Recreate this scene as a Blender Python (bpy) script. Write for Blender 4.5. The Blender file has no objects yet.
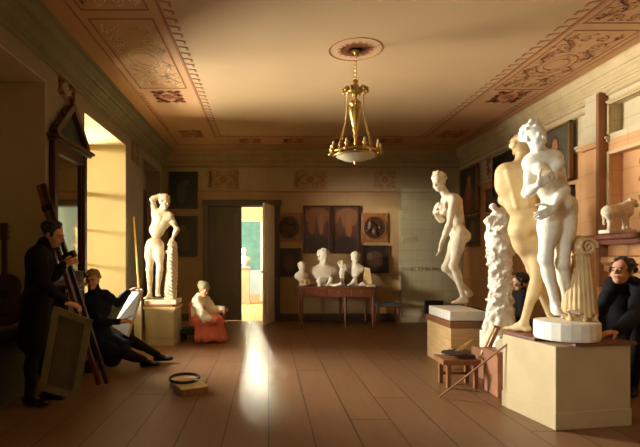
import bpy, bmesh, math, random
import numpy as np
from mathutils import Vector, Matrix
random.seed(7)
PI = math.pi
SC = bpy.context.scene
COL = SC.collection
EYE = 1.35
F = 480.0

def P(px, py, Y):
    """point of the room at depth Y seen at (px, py) in the photograph"""
    return Vector(((px - 268.0) * Y / F, Y, EYE + (258.0 - py) * Y / F))

# ------------------------------------------------------------------ materials
def srgb(c):
    return tuple((v / 255.0 / 12.92 if v / 255.0 <= 0.04045 else ((v / 255.0 + 0.055) / 1.055) ** 2.4) for v in c) + (1.0,)

def mat(name, rgb, rough=0.6, metal=0.0, var=0.12, scale=8.0, bump=0.0, bscale=40.0, spec=0.5, stretch=(1, 1, 1), rgb2=None):
    m = bpy.data.materials.new(name); m.use_nodes = True
    nt = m.node_tree; b = nt.nodes['Principled BSDF']
    b.inputs['Roughness'].default_value = rough
    b.inputs['Metallic'].default_value = metal
    b.inputs['Specular IOR Level'].default_value = spec
    c = srgb(rgb)
    tc = nt.nodes.new('ShaderNodeTexCoord'); mp = nt.nodes.new('ShaderNodeMapping')
    mp.inputs['Scale'].default_value = stretch
    nt.links.new(tc.outputs['Object'], mp.inputs['Vector'])
    n = nt.nodes.new('ShaderNodeTexNoise'); n.inputs['Scale'].default_value = scale; n.inputs['Detail'].default_value = 5
    nt.links.new(mp.outputs[0], n.inputs['Vector'])
    r = nt.nodes.new('ShaderNodeValToRGB')
    c2 = srgb(rgb2) if rgb2 else c
    r.color_ramp.elements[0].position = 0.3; r.color_ramp.elements[1].position = 0.7
    r.color_ramp.elements[0].color = tuple(v * (1 - var) for v in c[:3]) + (1,)
    r.color_ramp.elements[1].color = tuple(min(1, v * (1 + var)) for v in c2[:3]) + (1,)
    nt.links.new(n.outputs['Fac'], r.inputs['Fac']); nt.links.new(r.outputs['Color'], b.inputs['Base Color'])
    if bump:
        n2 = nt.nodes.new('ShaderNodeTexNoise'); n2.inputs['Scale'].default_value = bscale; n2.inputs['Detail'].default_value = 4
        nt.links.new(mp.outputs[0], n2.inputs['Vector'])
        bp = nt.nodes.new('ShaderNodeBump'); bp.inputs['Strength'].default_value = bump; bp.inputs['Distance'].default_value = 0.01
        nt.links.new(n2.outputs['Fac'], bp.inputs['Height']); nt.links.new(bp.outputs['Normal'], b.inputs['Normal'])
    return m

class NT:
    """small node helper"""
    def __init__(s, name, rough=0.7):
        s.m = bpy.data.materials.new(name); s.m.use_nodes = True
        s.nt = s.m.node_tree; s.b = s.nt.nodes['Principled BSDF']; s.b.inputs['Roughness'].default_value = rough
    def n(s, t, **kw):
        o = s.nt.nodes.new(t)
        for k, v in kw.items(): setattr(o, k, v)
        return o
    def l(s, a, b): s.nt.links.new(a, b)
    def math(s, op, a, b=0.0, c=None):
        o = s.n('ShaderNodeMath', operation=op)
        for i, v in enumerate((a, b) if c is None else (a, b, c)):
            if isinstance(v, (int, float)): o.inputs[i].default_value = v
            else: s.l(v, o.inputs[i])
        return o.outputs[0]
    def mix(s, f, a, b):
        o = s.n('ShaderNodeMix', data_type='RGBA')
        if isinstance(f, (int, float)): o.inputs[0].default_value = f
        else: s.l(f, o.inputs[0])
        for i, v in ((6, a), (7, b)):
            if isinstance(v, tuple): o.inputs[i].default_value = v
            else: s.l(v, o.inputs[i])
        return o.outputs[2]
    def xyz(s):
        tc = s.n('ShaderNodeNewGeometry'); sp = s.n('ShaderNodeSeparateXYZ'); s.l(tc.outputs['Position'], sp.inputs[0])
        s.pos = tc.outputs['Position']
        return sp.outputs
    def noise(s, vec, scale, detail=5):
        o = s.n('ShaderNodeTexNoise'); o.inputs['Scale'].default_value = scale; o.inputs['Detail'].default_value = detail
        if vec is not None: s.l(vec, o.inputs['Vector'])
        return o.outputs['Fac']
    def bump(s, h, st=0.3, d=0.01):
        o = s.n('ShaderNodeBump'); o.inputs['Strength'].default_value = st; o.inputs['Distance'].default_value = d
        s.l(h, o.inputs['Height']); s.l(o.outputs[0], s.b.inputs['Normal'])

def wall_mat(name, low, frieze, rail=2.77, grid=(0.42, 0.30), axis=0, linestr=0.22, low2=None):
    t = NT(name, 0.75); x, y, z = t.xyz()
    u = (x, y)[axis]
    n1 = t.noise(t.pos, 1.4); n2 = t.noise(t.pos, 9.0)
    f = t.math('GREATER_THAN', z, rail)
    lowc = srgb(low); l2 = srgb(low2) if low2 else tuple(v * 0.78 for v in lowc[:3]) + (1,)
    mixn = t.math('MULTIPLY_ADD', t.math('SUBTRACT', t.math('ADD', t.math('MULTIPLY', n1, 0.7), t.math('MULTIPLY', n2, 0.3)), 0.5), 2.4, 0.5)
    cl = t.mix(mixn, lowc, l2)
    fc = srgb(frieze)
    cf = t.mix(mixn, fc, tuple(v * 0.82 for v in fc[:3]) + (1,))
    c = t.mix(f, cl, cf)
    # faint painted block joints
    gu = t.math('LESS_THAN', t.math('FRACT', t.math('DIVIDE', u, grid[0])), 0.03)
    gz = t.math('LESS_THAN', t.math('FRACT', t.math('DIVIDE', z, grid[1])), 0.035)
    g = t.math('MULTIPLY', t.math('MAXIMUM', gu, gz), linestr)
    c = t.mix(g, c, (0.09, 0.05, 0.02, 1))
    t.l(c, t.b.inputs['Base Color']); t.bump(n2, 0.15)
    return t.m

M = {}
M['wall_back'] = wall_mat('ochre_wall_back', (176, 142, 98), (176, 154, 114), axis=0, linestr=0.15)
M['wall_right'] = wall_mat('orange_wall_right', (214, 160, 104), (210, 192, 150), axis=1, low2=(196, 142, 88), linestr=0.25)
M['wall_left'] = wall_mat('olive_wall_left', (152, 140, 110), (146, 134, 104), axis=1, rail=3.3, linestr=0.0)  # left wall's shade put into the colour: ochre dulled to olive grey
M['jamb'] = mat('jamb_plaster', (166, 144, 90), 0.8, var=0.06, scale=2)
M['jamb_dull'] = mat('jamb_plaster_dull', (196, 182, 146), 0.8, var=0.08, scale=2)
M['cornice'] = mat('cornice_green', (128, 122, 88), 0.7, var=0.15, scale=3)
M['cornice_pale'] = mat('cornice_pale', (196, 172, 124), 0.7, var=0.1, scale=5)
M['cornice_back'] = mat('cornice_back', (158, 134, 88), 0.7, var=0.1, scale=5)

def ceil_mat():
    t = NT('ochre_ceiling', 0.8); x, y, z = t.xyz()
    n1 = t.noise(t.pos, 0.8); n2 = t.noise(t.pos, 6.0)
    base = t.mix(t.math('MULTIPLY_ADD', t.math('SUBTRACT', n1, 0.5), 2.2, 0.5), srgb((208, 176, 126)), srgb((198, 164, 116)))
    # painted border: outside the inner rectangle the ground is warmer
    inx = t.math('MULTIPLY', t.math('GREATER_THAN', x, -1.0), t.math('LESS_THAN', x, 3.0))
    iny = t.math('LESS_THAN', y, 9.1)
    outer = t.math('SUBTRACT', 1.0, t.math('MULTIPLY', inx, iny))
    c = t.mix(t.math('MULTIPLY', outer, 0.8), base, srgb((200, 150, 98)))
    t.l(c, t.b.inputs['Base Color']); t.bump(n2, 0.1)
    return t.m
M['ceiling'] = ceil_mat()

def floor_mat(name, a, b, w=0.34, rough=0.42, gap=0.03):
    t = NT(name, rough); x, y, z = t.xyz()
    xs = t.math('DIVIDE', x, w); idx = t.math('FLOOR', xs); fr = t.math('FRACT', xs)
    wn = t.n('ShaderNodeTexWhiteNoise', noise_dimensions='1D'); t.l(idx, wn.inputs['W'])
    yy = t.math('ADD', y, t.math('MULTIPLY', wn.outputs['Value'], 7.0))
    seg = t.math('DIVIDE', yy, 3.4)
    line = t.math('MAXIMUM', t.math('LESS_THAN', fr, gap), t.math('LESS_THAN', t.math('FRACT', seg), 0.005))
    wn2 = t.n('ShaderNodeTexWhiteNoise', noise_dimensions='2D')
    cb = t.n('ShaderNodeCombineXYZ'); t.l(idx, cb.inputs[0]); t.l(t.math('FLOOR', seg), cb.inputs[1]); t.l(cb.outputs[0], wn2.inputs['Vector'])
    mp = t.n('ShaderNodeMapping'); mp.inputs['Scale'].default_value = (9, 0.8, 1); t.l(t.pos, mp.inputs['Vector'])
    gr = t.noise(mp.outputs[0], 2.2, 8)
    bl = t.noise(t.pos, 1.7)
    f = t.math('ADD', t.math('MULTIPLY', wn2.outputs['Value'], 0.35), t.math('ADD', t.math('MULTIPLY', gr, 0.5), t.math('MULTIPLY', bl, 0.3)))
    f = t.math('SUBTRACT', f, 0.1)
    c = t.mix(f, srgb(a), srgb(b))
    c = t.mix(t.math('MULTIPLY', line, 0.75), c, (0.012, 0.008, 0.004, 1))
    t.l(c, t.b.inputs['Base Color']); t.bump(t.math('SUBTRACT', gr, line), 0.2)
    t.b.inputs['Specular IOR Level'].default_value = 0.35
    return t.m
M['floor'] = floor_mat('brown_floorboards', (150, 110, 74), (108, 76, 48))
M['floor2'] = floor_mat('pale_floor', (214, 176, 112), (198, 156, 96), w=0.3, rough=0.5)
M['plaster'] = mat('plaster_cast', (238, 230, 208), 0.6, var=0.08, scale=14, bump=0.15, bscale=30, spec=0.3)
M['plaster_old'] = mat('plaster_cast_yellowed', (206, 176, 124), 0.6, var=0.13, scale=9, bump=0.15, bscale=30, spec=0.3)
M['plaster_grey'] = mat('plaster_cast_grey', (222, 208, 176), 0.65, var=0.15, scale=14, bump=0.2, bscale=30, spec=0.3)
M['ped_white'] = mat('pedestal_grey_white', (186, 174, 138), 0.7, var=0.1, scale=5, bump=0.1)
M['ped_tan'] = mat('pedestal_tan', (190, 168, 122), 0.7, var=0.08, scale=4, bump=0.1)
M['ped_wood'] = mat('pedestal_wood', (216, 176, 116), 0.6, var=0.12, scale=4, stretch=(1, 1, 8))
M['wood_dark'] = mat('dark_wood', (62, 36, 22), 0.4, var=0.3, scale=6, stretch=(3, 3, 0.6))
M['wood_red'] = mat('red_brown_wood', (112, 62, 38), 0.4, var=0.25, scale=6, stretch=(1, 4, 4))
M['mirror_wood'] = mat('mirror_wood', (74, 42, 28), 0.4, var=0.25, scale=6)
M['wood_mid'] = mat('brown_wood', (142, 92, 50), 0.5, var=0.2, scale=6, stretch=(3, 3, 0.7))
M['wood_light'] = mat('light_wood', (226, 190, 122), 0.55, var=0.12, scale=6, stretch=(4, 4, 0.7))
M['board_pale'] = mat('pale_board', (214, 202, 168), 0.7, var=0.07, scale=6)
M['canvas_back'] = mat('raw_canvas', (104, 88, 58), 0.9, var=0.15, scale=10, bump=0.3, bscale=200)
M['canvas_frame'] = mat('stretcher_wood', (128, 112, 74), 0.7, var=0.12, scale=6)
M['coat_black'] = mat('black_cloth', (26, 24, 26), 0.85, var=0.2, scale=6, bump=0.2, spec=0.2)
M['coat_navy'] = mat('navy_cloth', (24, 32, 44), 0.85, var=0.2, scale=6, bump=0.2, spec=0.2)
M['trousers'] = mat('dark_trousers', (30, 27, 28), 0.85, var=0.2, scale=6, spec=0.2)
M['shoe'] = mat('black_leather', (20, 17, 16), 0.3, var=0.2, scale=6)
M['skin'] = mat('skin', (222, 166, 130), 0.55, var=0.05, scale=20, spec=0.3)
M['hair_dark'] = mat('dark_hair', (34, 24, 18), 0.5, var=0.3, scale=30)
M['hair_fair'] = mat('fair_hair', (168, 128, 74), 0.5, var=0.3, scale=30)
M['shirt'] = mat('white_linen', (240, 234, 212), 0.85, var=0.06, scale=10, bump=0.2)
M['red'] = mat('rose_red_cloth', (212, 116, 92), 0.85, var=0.18, scale=7, bump=0.2)
M['cap'] = mat('pale_green_cap', (172, 168, 128), 0.85, var=0.1, scale=12)
M['teal'] = mat('teal_cloth', (56, 92, 96), 0.8, var=0.15, scale=8)
M['brass'] = mat('aged_brass', (176, 138, 66), 0.32, metal=0.9, var=0.25, scale=12)
M['iron'] = mat('black_iron', (36, 32, 28), 0.6, metal=0.3, var=0.2)
M['crystal'] = mat('crystal', (200, 188, 150), 0.15, var=0.1)
M['tile'] = wall_mat('stove_tiles', (184, 176, 144), (176, 160, 118), rail=9, grid=(0.215, 0.215), axis=0, linestr=0.35, low2=(172, 160, 124))
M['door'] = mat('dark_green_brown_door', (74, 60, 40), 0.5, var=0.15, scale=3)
M['door_pale'] = mat('pale_door_paint', (234, 224, 196), 0.5, var=0.08, scale=3)  # on the open leaf, the next room's light is put into this colour
M['wainscot'] = mat('green_wainscot', (92, 92, 66), 0.65, var=0.15, scale=4)
M['ornament_red'] = mat('red_painted_ornament', (188, 116, 76), 0.8, var=0.15, scale=20)
M['ornament_pale'] = mat('cream_painted_ornament', (232, 206, 152), 0.8, var=0.15, scale=20)
M['ornament_brown'] = mat('brown_painted_ornament', (158, 110, 68), 0.8, var=0.15, scale=20)
M['line_brown'] = mat('brown_painted_line', (166, 112, 70), 0.8, var=0.1)
M['terracotta'] = mat('terracotta', (152, 100, 66), 0.8, var=0.2, scale=7)
M['green_board'] = mat('dark_green_board', (52, 66, 54), 0.7, var=0.15)
M['tan_canvas'] = mat('tan_canvas', (178, 140, 88), 0.85, var=0.12)
M['paper'] = mat('paper', (224, 212, 180), 0.8, var=0.05)
M['pink'] = mat('pink_pedestal', (214, 150, 118), 0.7, var=0.06)
M['blue_wall'] = mat('pale_blue_wall', (150, 170, 172), 0.8, var=0.05)
M['teal_wall'] = mat('teal_wall', (84, 128, 118), 0.8, var=0.2, scale=6)
M['frieze_gold'] = mat('gold_green_frieze', (206, 196, 130), 0.8, var=0.3, scale=14)
M['picture_dark'] = mat('picture_frame_dark', (48, 34, 22), 0.4, var=0.2)
M['picture_gold'] = mat('picture_frame_dull_gold', (122, 88, 48), 0.45, var=0.2)

def glassy(name, tint=(1, 1, 1, 1), gl=0.08):
    m = bpy.data.materials.new(name); m.use_nodes = True; nt = m.node_tree
    nt.nodes.clear(); o = nt.nodes.new('ShaderNodeOutputMaterial'); mx = nt.nodes.new('ShaderNodeMixShader')
    t = nt.nodes.new('ShaderNodeBsdfTransparent'); g = nt.nodes.new('ShaderNodeBsdfGlossy')
    t.inputs[0].default_value = tint; g.inputs['Roughness'].default_value = 0.02
    mx.inputs[0].default_value = gl
    nt.links.new(t.outputs[0], mx.inputs[1]); nt.links.new(g.outputs[0], mx.inputs[2]); nt.links.new(mx.outputs[0], o.inputs[0])
    return m
M['pane'] = glassy('window_pane')
M['mirror'] = mat('mirror_silver', (196, 186, 160), 0.06, metal=1.0, var=0.03)

def paint_mat(name, bg, blobs, w, h, axis='x', rough=0.5):
    """oil picture: soft ellipses over a mottled ground, in the canvas object's own coordinates (u across, z up, centred)"""
    t = NT(name, rough)
    tc = t.n('ShaderNodeTexCoord'); sp = t.n('ShaderNodeSeparateXYZ'); t.l(tc.outputs['Object'], sp.inputs[0])
    u = sp.outputs[0] if axis == 'x' else sp.outputs[1]; v = sp.outputs[2]
    n1 = t.noise(tc.outputs['Object'], 5.0); n2 = t.noise(tc.outputs['Object'], 17.0)
    b = srgb(bg)
    c = t.mix(t.math('MULTIPLY_ADD', t.math('SUBTRACT', n1, 0.5), 2.5, 0.5), b, tuple(q * 0.5 for q in b[:3]) + (1,))
    un = t.math('MULTIPLY_ADD', t.math('SUBTRACT', n2, 0.5), 0.05 * w, u); vn = t.math('MULTIPLY_ADD', t.math('SUBTRACT', n1, 0.5), 0.05 * h, v)
    for (cu, cv, ru, rv, col) in blobs:
        a = t.math('DIVIDE', t.math('SUBTRACT', un, cu * w), ru * w); d = t.math('DIVIDE', t.math('SUBTRACT', vn, cv * h), rv * h)
        r = t.math('ADD', t.math('MULTIPLY', a, a), t.math('MULTIPLY', d, d))
        mr = t.n('ShaderNodeMapRange'); mr.inputs[1].default_value = 1.25; mr.inputs[2].default_value = 0.75
        t.l(r, mr.inputs[0]); c = t.mix(mr.outputs[0], c, srgb(col))
    t.l(c, t.b.inputs['Base Color'])
    return t.m

# ------------------------------------------------------------------ objects
def obj(name, bm, m=None, parent=None, smooth=False, label=None):
    me = bpy.data.meshes.new(name)
    if isinstance(bm, bmesh.types.BMesh):
        bmesh.ops.recalc_face_normals(bm, faces=bm.faces); bm.to_mesh(me); bm.free()
    else:
        me = bm; me.name = name
    if smooth: me.shade_smooth()
    o = bpy.data.objects.new(name, me); COL.objects.link(o)
    if m is not None: me.materials.append(M[m] if isinstance(m, str) else m)
    if parent is not None:
        o.parent = parent
        o.matrix_parent_inverse = parent_inv(parent)
    if label: o['label'] = label
    return o

def parent_inv(p):
    if p.parent is not None: return Matrix.Identity(4)      # its world matrix is the identity
    return Matrix.LocRotScale(p.location, p.rotation_euler, p.scale).inverted()

def tag(o, label, cat, group=None):
    o['label'] = label; o['category'] = cat
    if group: o['group'] = group
    return o

def thing(name, label, cat, loc=(0, 0, 0), group=None):
    o = bpy.data.objects.new(name, None); COL.objects.link(o); o.location = loc
    o.empty_display_size = 0.1
    return tag(o, label, cat, group)

def struct(name, bm, m, parent=None, smooth=False):
    o = obj(name, bm, m, parent, smooth)
    if parent is None: o['kind'] = 'structure'
    return o

NB = bmesh.new
def box(bm, lo, hi, mt=None, bev=0.0):
    lo = Vector(lo); hi = Vector(hi); c = (lo + hi) / 2; d = hi - lo
    t = Matrix.Translation(c) @ Matrix.Diagonal((*d, 1))
    if mt is not None: t = mt @ t
    r = bmesh.ops.create_cube(bm, size=1.0, matrix=t)
    if bev:
        es = list({e for v in r['verts'] for e in v.link_edges})
        bmesh.ops.bevel(bm, geom=es, offset=bev, segments=2, affect='EDGES', profile=0.5)
    return bm
def quadbox(bm, a, b, c, d, th):
    """slab on four corners, thickness th along its normal"""
    a, b, c, d = map(Vector, (a, b, c, d)); n = (b - a).cross(d - a).normalized() * th
    vs = [bm.verts.new(p) for p in (a, b, c, d, a + n, b + n, c + n, d + n)]
    for f in ((0, 1, 2, 3), (7, 6, 5, 4), (0, 4, 5, 1), (1, 5, 6, 2), (2, 6, 7, 3), (3, 7, 4, 0)):
        bm.faces.new([vs[i] for i in f])
    return bm
def tube(bm, pts, r, seg=8, caps=True, r2=None):
    pts = [Vector(p) for p in pts]; n = len(pts); rings = []
    up = Vector((0, 0, 1)); prev = None
    for i, p in enumerate(pts):
        d = (pts[min(i + 1, n - 1)] - pts[max(i - 1, 0)]).normalized()
        if prev is None:
            a = d.cross(up) if abs(d.z) < 0.95 else d.cross(Vector((1, 0, 0)))
        else: a = prev - d * prev.dot(d)
        a.normalize(); prev = a; b = d.cross(a)
        rr = r if r2 is None else r + (r2 - r) * i / (n - 1)
        if isinstance(r, (list, tuple)): rr = r[i]
        rings.append([bm.verts.new(p + (a * math.cos(t) + b * math.sin(t)) * rr) for t in [2 * PI * k / seg for k in range(seg)]])
    for i in range(n - 1):
        for k in range(seg):
            bm.faces.new((rings[i][k], rings[i][(k + 1) % seg], rings[i + 1][(k + 1) % seg], rings[i + 1][k]))
    if caps:
        bm.faces.new(rings[0]); bm.faces.new(rings[-1])
    return bm
def lathe(bm, prof, c=(0, 0, 0), seg=24):
    c = Vector(c); rings = []
    for (r, z) in prof:
        r = max(r, 0.0004)
        rings.append([bm.verts.new(c + Vector((r * math.cos(2 * PI * k / seg), r * math.sin(2 * PI * k / seg), z))) for k in range(seg)])
    for i in range(len(prof) - 1):
        for k in range(seg):
            bm.faces.new((rings[i][k], rings[i][(k + 1) % seg], rings[i + 1][(k + 1) % seg], rings[i + 1][k]))
    bm.faces.new(rings[0]); bm.faces.new(rings[-1])
    return bm
def beam(bm, a, b, w, h, up=(0, 0, 1)):
    a = Vector(a); b = Vector(b); d = (b - a); L = d.length; d.normalize()
    s = d.cross(Vector(up))
    if s.length < 1e-3: s = d.cross(Vector((1, 0, 0)))
    s.normalize(); u = s.cross(d)
    m = Matrix((s.to_4d(), d.to_4d(), u.to_4d(), (0, 0, 0, 1))); m = m.transposed()
    for i in range(3): m[3][i] = 0
    m.translation = (a + b) / 2; m[3][3] = 1
    return box(bm, (-w / 2, -L / 2, -h / 2), (w / 2, L / 2, h / 2), m)
def ring(bm, c, R, r, n=32, seg=8, m=None, sy=1.0):
    pts = []
    for i in range(n + 1):
        t = 2 * PI * i / n
        v = Vector((R * math.cos(t), R * sy * math.sin(t), 0))
        if m is not None: v = m @ v
        pts.append(Vector(c) + v)
    return tube(bm, pts, r, seg, caps=False)

# ------------------------------------------------------------------ implicit modelling
class Vol:
    """smooth union of shapes on a grid, turned into one continuous skin by surface nets"""
    def __init__(s, vox=0.008): s.ops = []; s.vox = vox; s.disp = None
    def add(s, fn, lo, hi, k, sub=False): s.ops.append((fn, np.array(lo, float), np.array(hi, float), k, sub)); return s
    def cap(s, a, b, r1, r2=None, k=0.02, sub=False):
        if r2 is None: r2 = r1
        a = np.array(a, float); b = np.array(b, float); ab = b - a; L = max(float(ab @ ab), 1e-9); rm = max(r1, r2)
        def fn(X, Y, Z):
            px, py, pz = X - a[0], Y - a[1], Z - a[2]
            t = np.clip((px * ab[0] + py * ab[1] + pz * ab[2]) / L, 0, 1)
            return np.sqrt((px - t * ab[0]) ** 2 + (py - t * ab[1]) ** 2 + (pz - t * ab[2]) ** 2) - (r1 + (r2 - r1) * t)
        return s.add(fn, np.minimum(a, b) - rm, np.maximum(a, b) + rm, k, sub)
    def ell(s, c, r, R=None, k=0.02, sub=False):
        c = np.array(c, float); r = np.array(r, float); R = np.eye(3) if R is None else np.array(R, float)
        e = np.abs(R) @ r
        def fn(X, Y, Z):
            px, py, pz = X - c[0], Y - c[1], Z - c[2]
            q = [(R[0, i] * px + R[1, i] * py + R[2, i] * pz) for i in range(3)]
            k0 = np.sqrt((q[0] / r[0]) ** 2 + (q[1] / r[1]) ** 2 + (q[2] / r[2]) ** 2)
            k1 = np.sqrt((q[0] / r[0] ** 2) ** 2 + (q[1] / r[1] ** 2) ** 2 + (q[2] / r[2] ** 2) ** 2)
            return k0 * (k0 - 1) / np.maximum(k1, 1e-6)
        return s.add(fn, c - e, c + e, k, sub)
    def bx(s, c, h, R=None, rd=0.01, k=0.01, sub=False):
        c = np.array(c, float); h = np.array(h, float); R = np.eye(3) if R is None else np.array(R, float)
        e = np.abs(R) @ h
        def fn(X, Y, Z):
            px, py, pz = X - c[0], Y - c[1], Z - c[2]
            q = [np.abs(R[0, i] * px + R[1, i] * py + R[2, i] * pz) - (h[i] - rd) for i in range(3)]
            return np.sqrt(sum(np.maximum(v, 0) ** 2 for v in q)) + np.minimum(np.maximum(np.maximum(q[0], q[1]), q[2]), 0) - rd
        return s.add(fn, c - e, c + e, k, sub)
    def mesh(s, name='m'):
        v = s.vox
        lo = np.min([o[1] for o in s.ops if not o[4]], axis=0) - 5 * v - 0.02
        hi = np.max([o[2] for o in s.ops if not o[4]], axis=0) + 5 * v + 0.02
        n = np.ceil((hi - lo) / v).astype(int) + 1
        G = np.full(n, 0.15, np.float32)
        ax = [lo[i] + v * np.arange(n[i]) for i in range(3)]
        for fn, l, h, k, sub in s.ops:
            m = k + 3 * v
            i0 = np.clip(np.floor((l - m - lo) / v).astype(int), 0, n - 1); i1 = np.clip(np.ceil((h + m - lo) / v).astype(int) + 1, 1, n)
            if np.any(i1 <= i0): continue
            sl = tuple(slice(a, b) for a, b in zip(i0, i1))
            X = ax[0][sl[0]][:, None, None]; Y = ax[1][sl[1]][None, :, None]; Z = ax[2][sl[2]][None, None, :]
            d = fn(X, Y, Z).astype(np.float32); A = G[sl]
            if sub:
                d = -d; hh = np.maximum(k - np.abs(A - d), 0) / k; G[sl] = np.maximum(A, d) + hh * hh * k * 0.25
            else:
                hh = np.maximum(k - np.abs(A - d), 0) / k; G[sl] = np.minimum(A, d) - hh * hh * k * 0.25
        if s.disp is not None:
            G += s.disp(ax[0][:, None, None], ax[1][None, :, None], ax[2][None, None, :]).astype(np.float32)
        return nets(G, lo, v, name)

def nets(G, org, v, name):
    S = G < 0
    def c(a, i, j, k): return a[i:a.shape[0] - 1 + i, j:a.shape[1] - 1 + j, k:a.shape[2] - 1 + k]
    cnt = sum(c(S, i, j, k).astype(np.int8) for i in (0, 1) for j in (0, 1) for k in (0, 1))
    mixed = (cnt > 0) & (cnt < 8)
    I = np.argwhere(mixed); idx = np.full(mixed.shape, -1, np.int32); idx[mixed] = np.arange(len(I))
    pos = np.zeros((len(I), 3)); num = np.zeros(len(I))
    for ax in range(3):
        for o1 in (0, 1):
            for o2 in (0, 1):
                off = [0, 0, 0]; oth = [q for q in range(3) if q != ax]; off[oth[0]] = o1; off[oth[1]] = o2
                A = I + off; B = A.copy(); B[:, ax] += 1
                a = G[A[:, 0], A[:, 1], A[:, 2]]; b = G[B[:, 0], B[:, 1], B[:, 2]]
                cr = (a < 0) != (b < 0)
                t = np.where(cr, a / np.where(cr, a - b, 1), 0)
                p = A.astype(float); p[:, ax] += t
                pos += p * cr[:, None]; num += cr
    V = org + v * pos / num[:, None]
    faces = []
    for ax in range(3):
        a1, a2 = (ax + 1) % 3, (ax + 2) % 3
        sl0 = [slice(None)] * 3; sl1 = [slice(None)] * 3; sl0[ax] = slice(0, -1); sl1[ax] = slice(1, None)
        ch = S[tuple(sl0)] != S[tuple(sl1)]
        E = np.argwhere(ch)
        E = E[(E[:, a1] > 0) & (E[:, a2] > 0) & (E[:, a1] < S.shape[a1] - 1) & (E[:, a2] < S.shape[a2] - 1)]
        ins = S[E[:, 0], E[:, 1], E[:, 2]]
        q = []
        for d1, d2 in ((-1, -1), (0, -1), (0, 0), (-1, 0)):
            C = E.copy(); C[:, a1] += d1; C[:, a2] += d2
            q.append(idx[C[:, 0], C[:, 1], C[:, 2]])
        q = np.stack(q, 1)
        q[~ins] = q[~ins][:, ::-1]
        faces.append(q)
    Q = np.concatenate(faces); Q = Q[(Q >= 0).all(1)]
    me = bpy.data.meshes.new(name)
    me.vertices.add(len(V)); me.vertices.foreach_set('co', V.astype(np.float32).ravel())
    me.loops.add(len(Q) * 4); me.loops.foreach_set('vertex_index', Q.astype(np.int32).ravel())
    me.polygons.add(len(Q)); me.polygons.foreach_set('loop_start', np.arange(0, len(Q) * 4, 4, dtype=np.int32))
    me.update(calc_edges=True); me.shade_smooth()
    return me

def nv(v): v = np.array(v, float); return v / max(np.linalg.norm(v), 1e-9)
def frame(f, u):
    """columns: side, forward, up"""
    f = nv(f); u = nv(u); sd = nv(np.cross(f, u)); u = np.cross(sd, f)
    return np.stack([sd, f, u], 1)
def A3(v): return np.array(v, float)

def head(V, c, f, u=(0, 0, 1), s=1.0, hair=None, body=True):
    R = frame(f, u); c = A3(c)
    L = lambda x, y, z: c + R @ (A3((x, y, z)) * s)
    if body:
        V.ell(L(0, -0.012, 0.036), A3((.073, .093, .084)) * s, R, .02)
        V.ell(L(0, .022, -.03), A3((.056, .068, .082)) * s, R, .025)
        V.ell(L(0, .05, -.083), A3((.032, .032, .026)) * s, R, .025)
        V.cap(L(-.03, .082, .02), L(.03, .082, .02), .011 * s, k=.012)
        for q in (-1, 1):
            V.ell(L(q * .03, .098, -.002), A3((.017, .016, .012)) * s, R, .008, sub=True)
            V.ell(L(q * .03, .079, -.002), A3((.013, .012, .009)) * s, R, .003)
            V.ell(L(q * .035, .062, -.035), A3((.022, .022, .022)) * s, R, .02)
            V.ell(L(q * .074, -.004, -.012), A3((.010, .019, .030)) * s, R, .006)
        V.cap(L(0, .088, .008), L(0, .107, -.028), .007 * s, .012 * s, .008)
        V.cap(L(-.016, .088, -.052), L(.016, .088, -.052), .007 * s, k=.005)
        V.cap(L(-.013, .087, -.064), L(.013, .087, -.064), .007 * s, k=.005)
    if hair == 'short' and not body:
        for x0 in (-.05, -.02, .01, .04): V.cap(L(x0 - .012, .02, .112), L(x0 + .012, .074, .066), .013 * s, .009 * s, .008)
    rnd = random.Random(3)
    if hair:
        if hair != 'bald':
            V.ell(L(0, -.026, .046), A3((.083, .094, .083)) * s, R, .012)
        if hair in ('curly', 'short', 'bun', 'fillet'):
            for i in range(90 if hair != 'short' else 60):
                th = rnd.uniform(0, 2 * PI); ph = math.acos(rnd.uniform(-.45, 1))
                x, y, z = math.sin(ph) * math.sin(th), math.sin(ph) * math.cos(th), math.cos(ph)
                if y > .35 and z < .45: continue
                if z < 0 and y > -.05: continue
                V.ell(L(x * .084, -.026 + y * .094, .044 + z * .082), A3((.014, .014, .011)) * s * rnd.uniform(.8, 1.35), R, .008)
        if hair == 'curly':
            for q in (-1, 1):
                V.ell(L(q * .076, .03, .01), A3((.012, .018, .028)) * s, R, .01)
        if hair in ('bun', 'fillet'):
            V.ell(L(0, -.125, .02), A3((.038, .04, .036)) * s, R, .015)
            V.cap(L(-.03, -.0, .125), L(.03, 0, .125), .02 * s, k=.012)
            for q in (-1, 1): V.ell(L(q * .025, .005, .14), A3((.022, .018, .016)) * s, R, .008)
    return L

def hand(V, w, d, n, curl=.35, s=1.0, thumb=1, spread=.08):
    """wrist w, direction d, palm normal n (fingers bend that way)"""
    w = A3(w); d = nv(d); n = nv(A3(n) - d * (A3(n) @ d)); sd = np.cross(d, n)
    R = np.stack([sd, d, n], 1)
    V.bx(w + d * .048 * s, A3((.037, .048, .015)) * s, R, .014 * s, .012)
    for i, (o, L) in enumerate(((-.030, .070), (-.010, .080), (.010, .076), (.029, .060))):
        o2 = -o * thumb
        p = w + d * .088 * s + sd * o2 * s; a = curl * .6; base = nv(d + sd * o2 * spread * 12)
        for j, fr in enumerate((.45, .32, .23)):
            dd = base * math.cos(a) + n * math.sin(a)
            q = p + dd * L * fr * s
            V.cap(p, q, (.0098 - j * .001) * s, (.0088 - j * .001) * s, .004)
            p = q; a += curl
    p = w + d * .028 * s + sd * thumb * .030 * s
    for j, L in enumerate((.04, .032, .024)):
        dd = nv(d * (.55 + .2 * j) + sd * thumb * (.7 - .2 * j) + n * (.25 + curl * .4 * j))
        q = p + dd * L * s; V.cap(p, q, (.0135 - .002 * j) * s, (.0115 - .002 * j) * s, .008); p = q

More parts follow.
